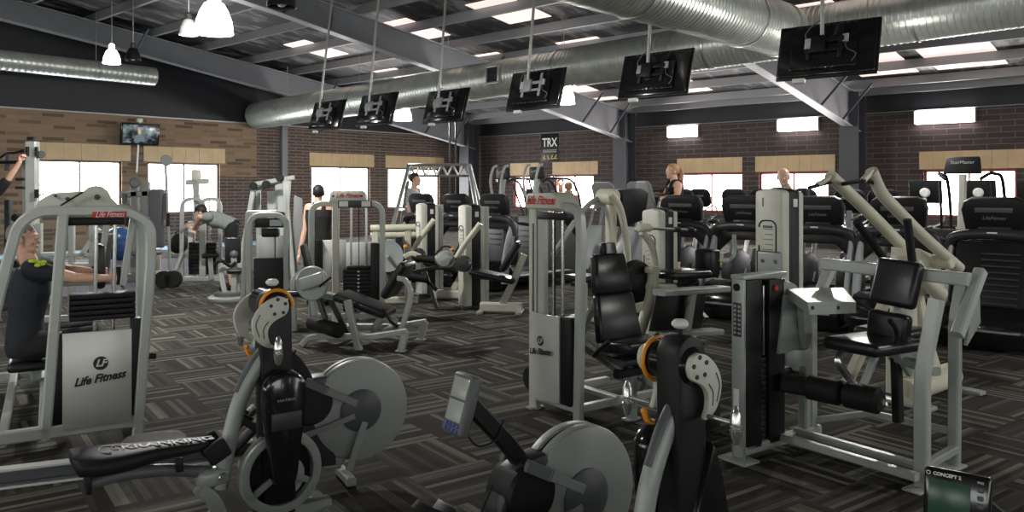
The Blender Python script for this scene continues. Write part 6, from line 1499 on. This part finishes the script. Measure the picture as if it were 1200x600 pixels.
MB().prism([(-.55, .0), (.45, .0), (.30, .14), (-.30, .14)], -.35, .35, 'xz', .02).build('base', 'grey_plastic', E); MB().box((.05, -.2, .5), (.4, .4, .1), .04, 3).build('seat', 'grey_plastic', E); MB().bar([(.05, -.2, .1), (.05, -.2, .46)], .1, .1).build('seat_post', 'mid_plastic', E)
# pale box beside it
o = thing('step_box', Fr(ground(183, 319), 20), 'small pale upright box on the purple floor beside the chest machine', 'box'); MB().box((0, 0, .22), (.16, .16, .44), .012).build('box_body', 'cream', o); MB().box((0, 0, .445), (.17, .17, .02), .006).build('box_lid', 'cream_pale', o)
# exercise ball
o = MB().ball((0, 0, .37), .37, 36).build('exercise_ball', 'blue_ball'); p = wpt(140, 275, 17.5); o.location = (p.x, p.y, 0.02); tag(o, 'shiny blue exercise ball near the far wall', 'ball')
pl = MB()
for k in range(5): z = .37+(.37*math.sin((k-2)*.35)); rr = math.sqrt(max(.01, .37**2-(z-.37)**2)); pl.tube([(rr*math.cos(a), rr*math.sin(a), z) for a in [j*2*PI/36 for j in range(37)]], .006, 6)
pl.build('ball_rib', 'blue_key', o)
o = MB().ball((0, 0, .25), (.24, .22, .25), 24).build('sand_bag', 'rubber'); p = wpt(209, 283, 19.5); o.location = (p.x, p.y, .02); tag(o, 'round black gym bag on the blue mat by the far wall', 'bag'); MB().tube(spl([(-.1, 0, .47), (0, 0, .56), (.1, 0, .47)]), .015, 8).build('bag_handle', 'dark_plastic', o)
# double-arched cable tower the bending man leans on
FC2 = Fr(onfloor(240, 13.4), 4); c_ = lambda px, py, o=0: FC2.y(px, py, o)
T2 = thing('dual_cable_tower', FC2, 'pale double-arched cable tower on diagonal wheeled legs, a man bending beside it', 'gym machine')
for x0, x1 in ((213, 239), (236, 258)): MB().bar(fil([V(c_(x0, 300).x, 0, .1), c_(x0, 233), c_(x1, 233), V(c_(x1, 300).x, 0, .1)], .22, 7), .06, .06).build('arch_frame', 'silver_light', T2)
for x0, x1, y0 in ((222, 236, 282), (239, 254, 285)):
    for k in range(9): a, b = c_(x0, 300, .1), c_(x1, 300, .1); MB().boxab((a.x, .05, .16+k*.06), (b.x, .2, .215+k*.06), .004).build('weight_plate', 'black', T2)
MB().boxab((c_(215, 0).x, .22, .25), (c_(222, 0).x, .26, 1.05), .01).build('white_panel', 'white', T2)
for px in (228, 246): MB().tube([V(c_(px, 0, .1).x, .1, .1), c_(px, 234, .1)], .018, 8).build('guide_rod', 'chrome', T2)
MB().bar([V(c_(210, 0).x, 0, .09), V(c_(262, 0).x, 0, .09)], .08, .07).build('base_rail', 'silver_light', T2)
MB().bar([V(c_(230, 0).x, .1, 1.0), c_(229, 207, .1)], .10, .08).build('centre_post', 'silver', T2); MB().bar([c_(218, 214, .1), c_(245, 212, .1)], .09, .08).build('pulley_beam', 'silver_light', T2); MB().box(c_(230, 205, .1), (.14, .1, .18), .02).build('pulley_housing', 'cream_pale', T2)
MB().bar(fil([c_(214, 296, -.05), c_(205, 318, -.3), c_(200, 326, -.45)], .1), .06, .06).build('diagonal_leg', 'silver_light', T2)
for px, o_ in ((192, -.5), (203, -.5)): MB().lathe([(.02, -.05), (.12, -.05), (.14, -.03), (.14, .03), (.12, .05), (.02, .05)], V(c_(px, 331, o_).x, o_, .145), (0, 1, .0), 24).build('wheel', 'rubber', T2)
MB().bar([V(c_(192, 331, -.5).x, -.5, .145), V(c_(203, 331, -.5).x, -.5, .145)], .03, .03).build('axle', 'steel', T2)
MB().cyl(c_(237, 300, -.2), c_(256, 299, -.2), .04, 14, .01).build('knee_roller', 'rubber', T2); MB().bar([c_(246, 300, -.1), V(c_(248, 0, -.1).x, -.1, .1)], .07, .06).build('roller_post', 'silver', T2)
MB().bar(spl([c_(212, 270, -.1), c_(222, 262, -.1), c_(232, 266, -.1)], 4), .05, .05).build('handle_arm', 'silver', T2)
# adductor machine with dark pad, in front of the bending man
FX = Fr(ground(268, 352), 20); x_ = lambda px, py, o=0: FX.y(px, py, o)
Z = thing('hip_machine', FX, 'hip machine with a square black pad and round base plate left of the narrow tower', 'gym machine')
MB().box(x_(273, 293), (.22, .08, .38), .03, 3).build('backrest', 'vinyl', Z); MB().bar([V(x_(274, 0).x, -.05, 0), x_(274, 300, -.05)], .08, .06).build('pad_post', 'silver', Z); MB().ball(x_(274, 298, -.06), (.06, .05, .06), 12).build('post_cap', 'grey_plastic', Z)
MB().lathe([(0, 0), (.28, 0), (.29, .02), (.29, .05), (.26, .07), (0, .07)], (0, 0, 0), (0, 0, 1), 30).build('base_plate', 'silver', Z); MB().lathe([(0, 0), (.20, 0), (.20, .05), (0, .05)], (0, 0, .07), (0, 0, 1), 28).build('turntable', 'grey_plastic', Z)
MB().bar(fil([(-.05, 0, .1), (-.12, 0, .45), (.05, 0, .5)], .08), .07, .06).build('lever_arm', 'silver_light', Z); MB().tube(spl([(-.2, -.1, .52), (-.1, -.12, .58), (.02, -.1, .50), (.1, -.1, .55)]), .025, 10).build('knee_roller', 'rubber', Z); MB().box((.12, .02, .42), (.3, .3, .07), .03, 3).build('seat', 'vinyl', Z); MB().bar([(.12, .02, .1), (.12, .02, .4)], .07, .07).build('seat_post', 'silver', Z)
# ================================================================ light and camera
w = bpy.data.worlds.new('hall_world'); bpy.context.scene.world = w; w.use_nodes = True
w.node_tree.nodes['Background'].inputs[0].default_value = (.62, .70, .80, 1); w.node_tree.nodes['Background'].inputs[1].default_value = .35
cam = bpy.data.cameras.new('camera'); co = bpy.data.objects.new('camera', cam); C.objects.link(co)
co.location = (0, 0, EYE); co.rotation_euler = (PI/2, 0, 0); cam.sensor_width = 36; cam.lens = 36*FP/1200; cam.shift_y = (HY-300)/1200
cam.clip_start = .05; cam.clip_end = 200
sc = bpy.context.scene; sc.camera = co
vs = sc.view_settings; vs.view_transform = 'Standard'; vs.look = 'None'; vs.gamma = 1; vs.use_curve_mapping = False; vs.exposure = 0.9
sc.cycles.use_denoising = True; sc.cycles.max_bounces = 6; sc.cycles.caustics_reflective = False; sc.cycles.caustics_refractive = False
sc.cycles.sample_clamp_indirect = 4
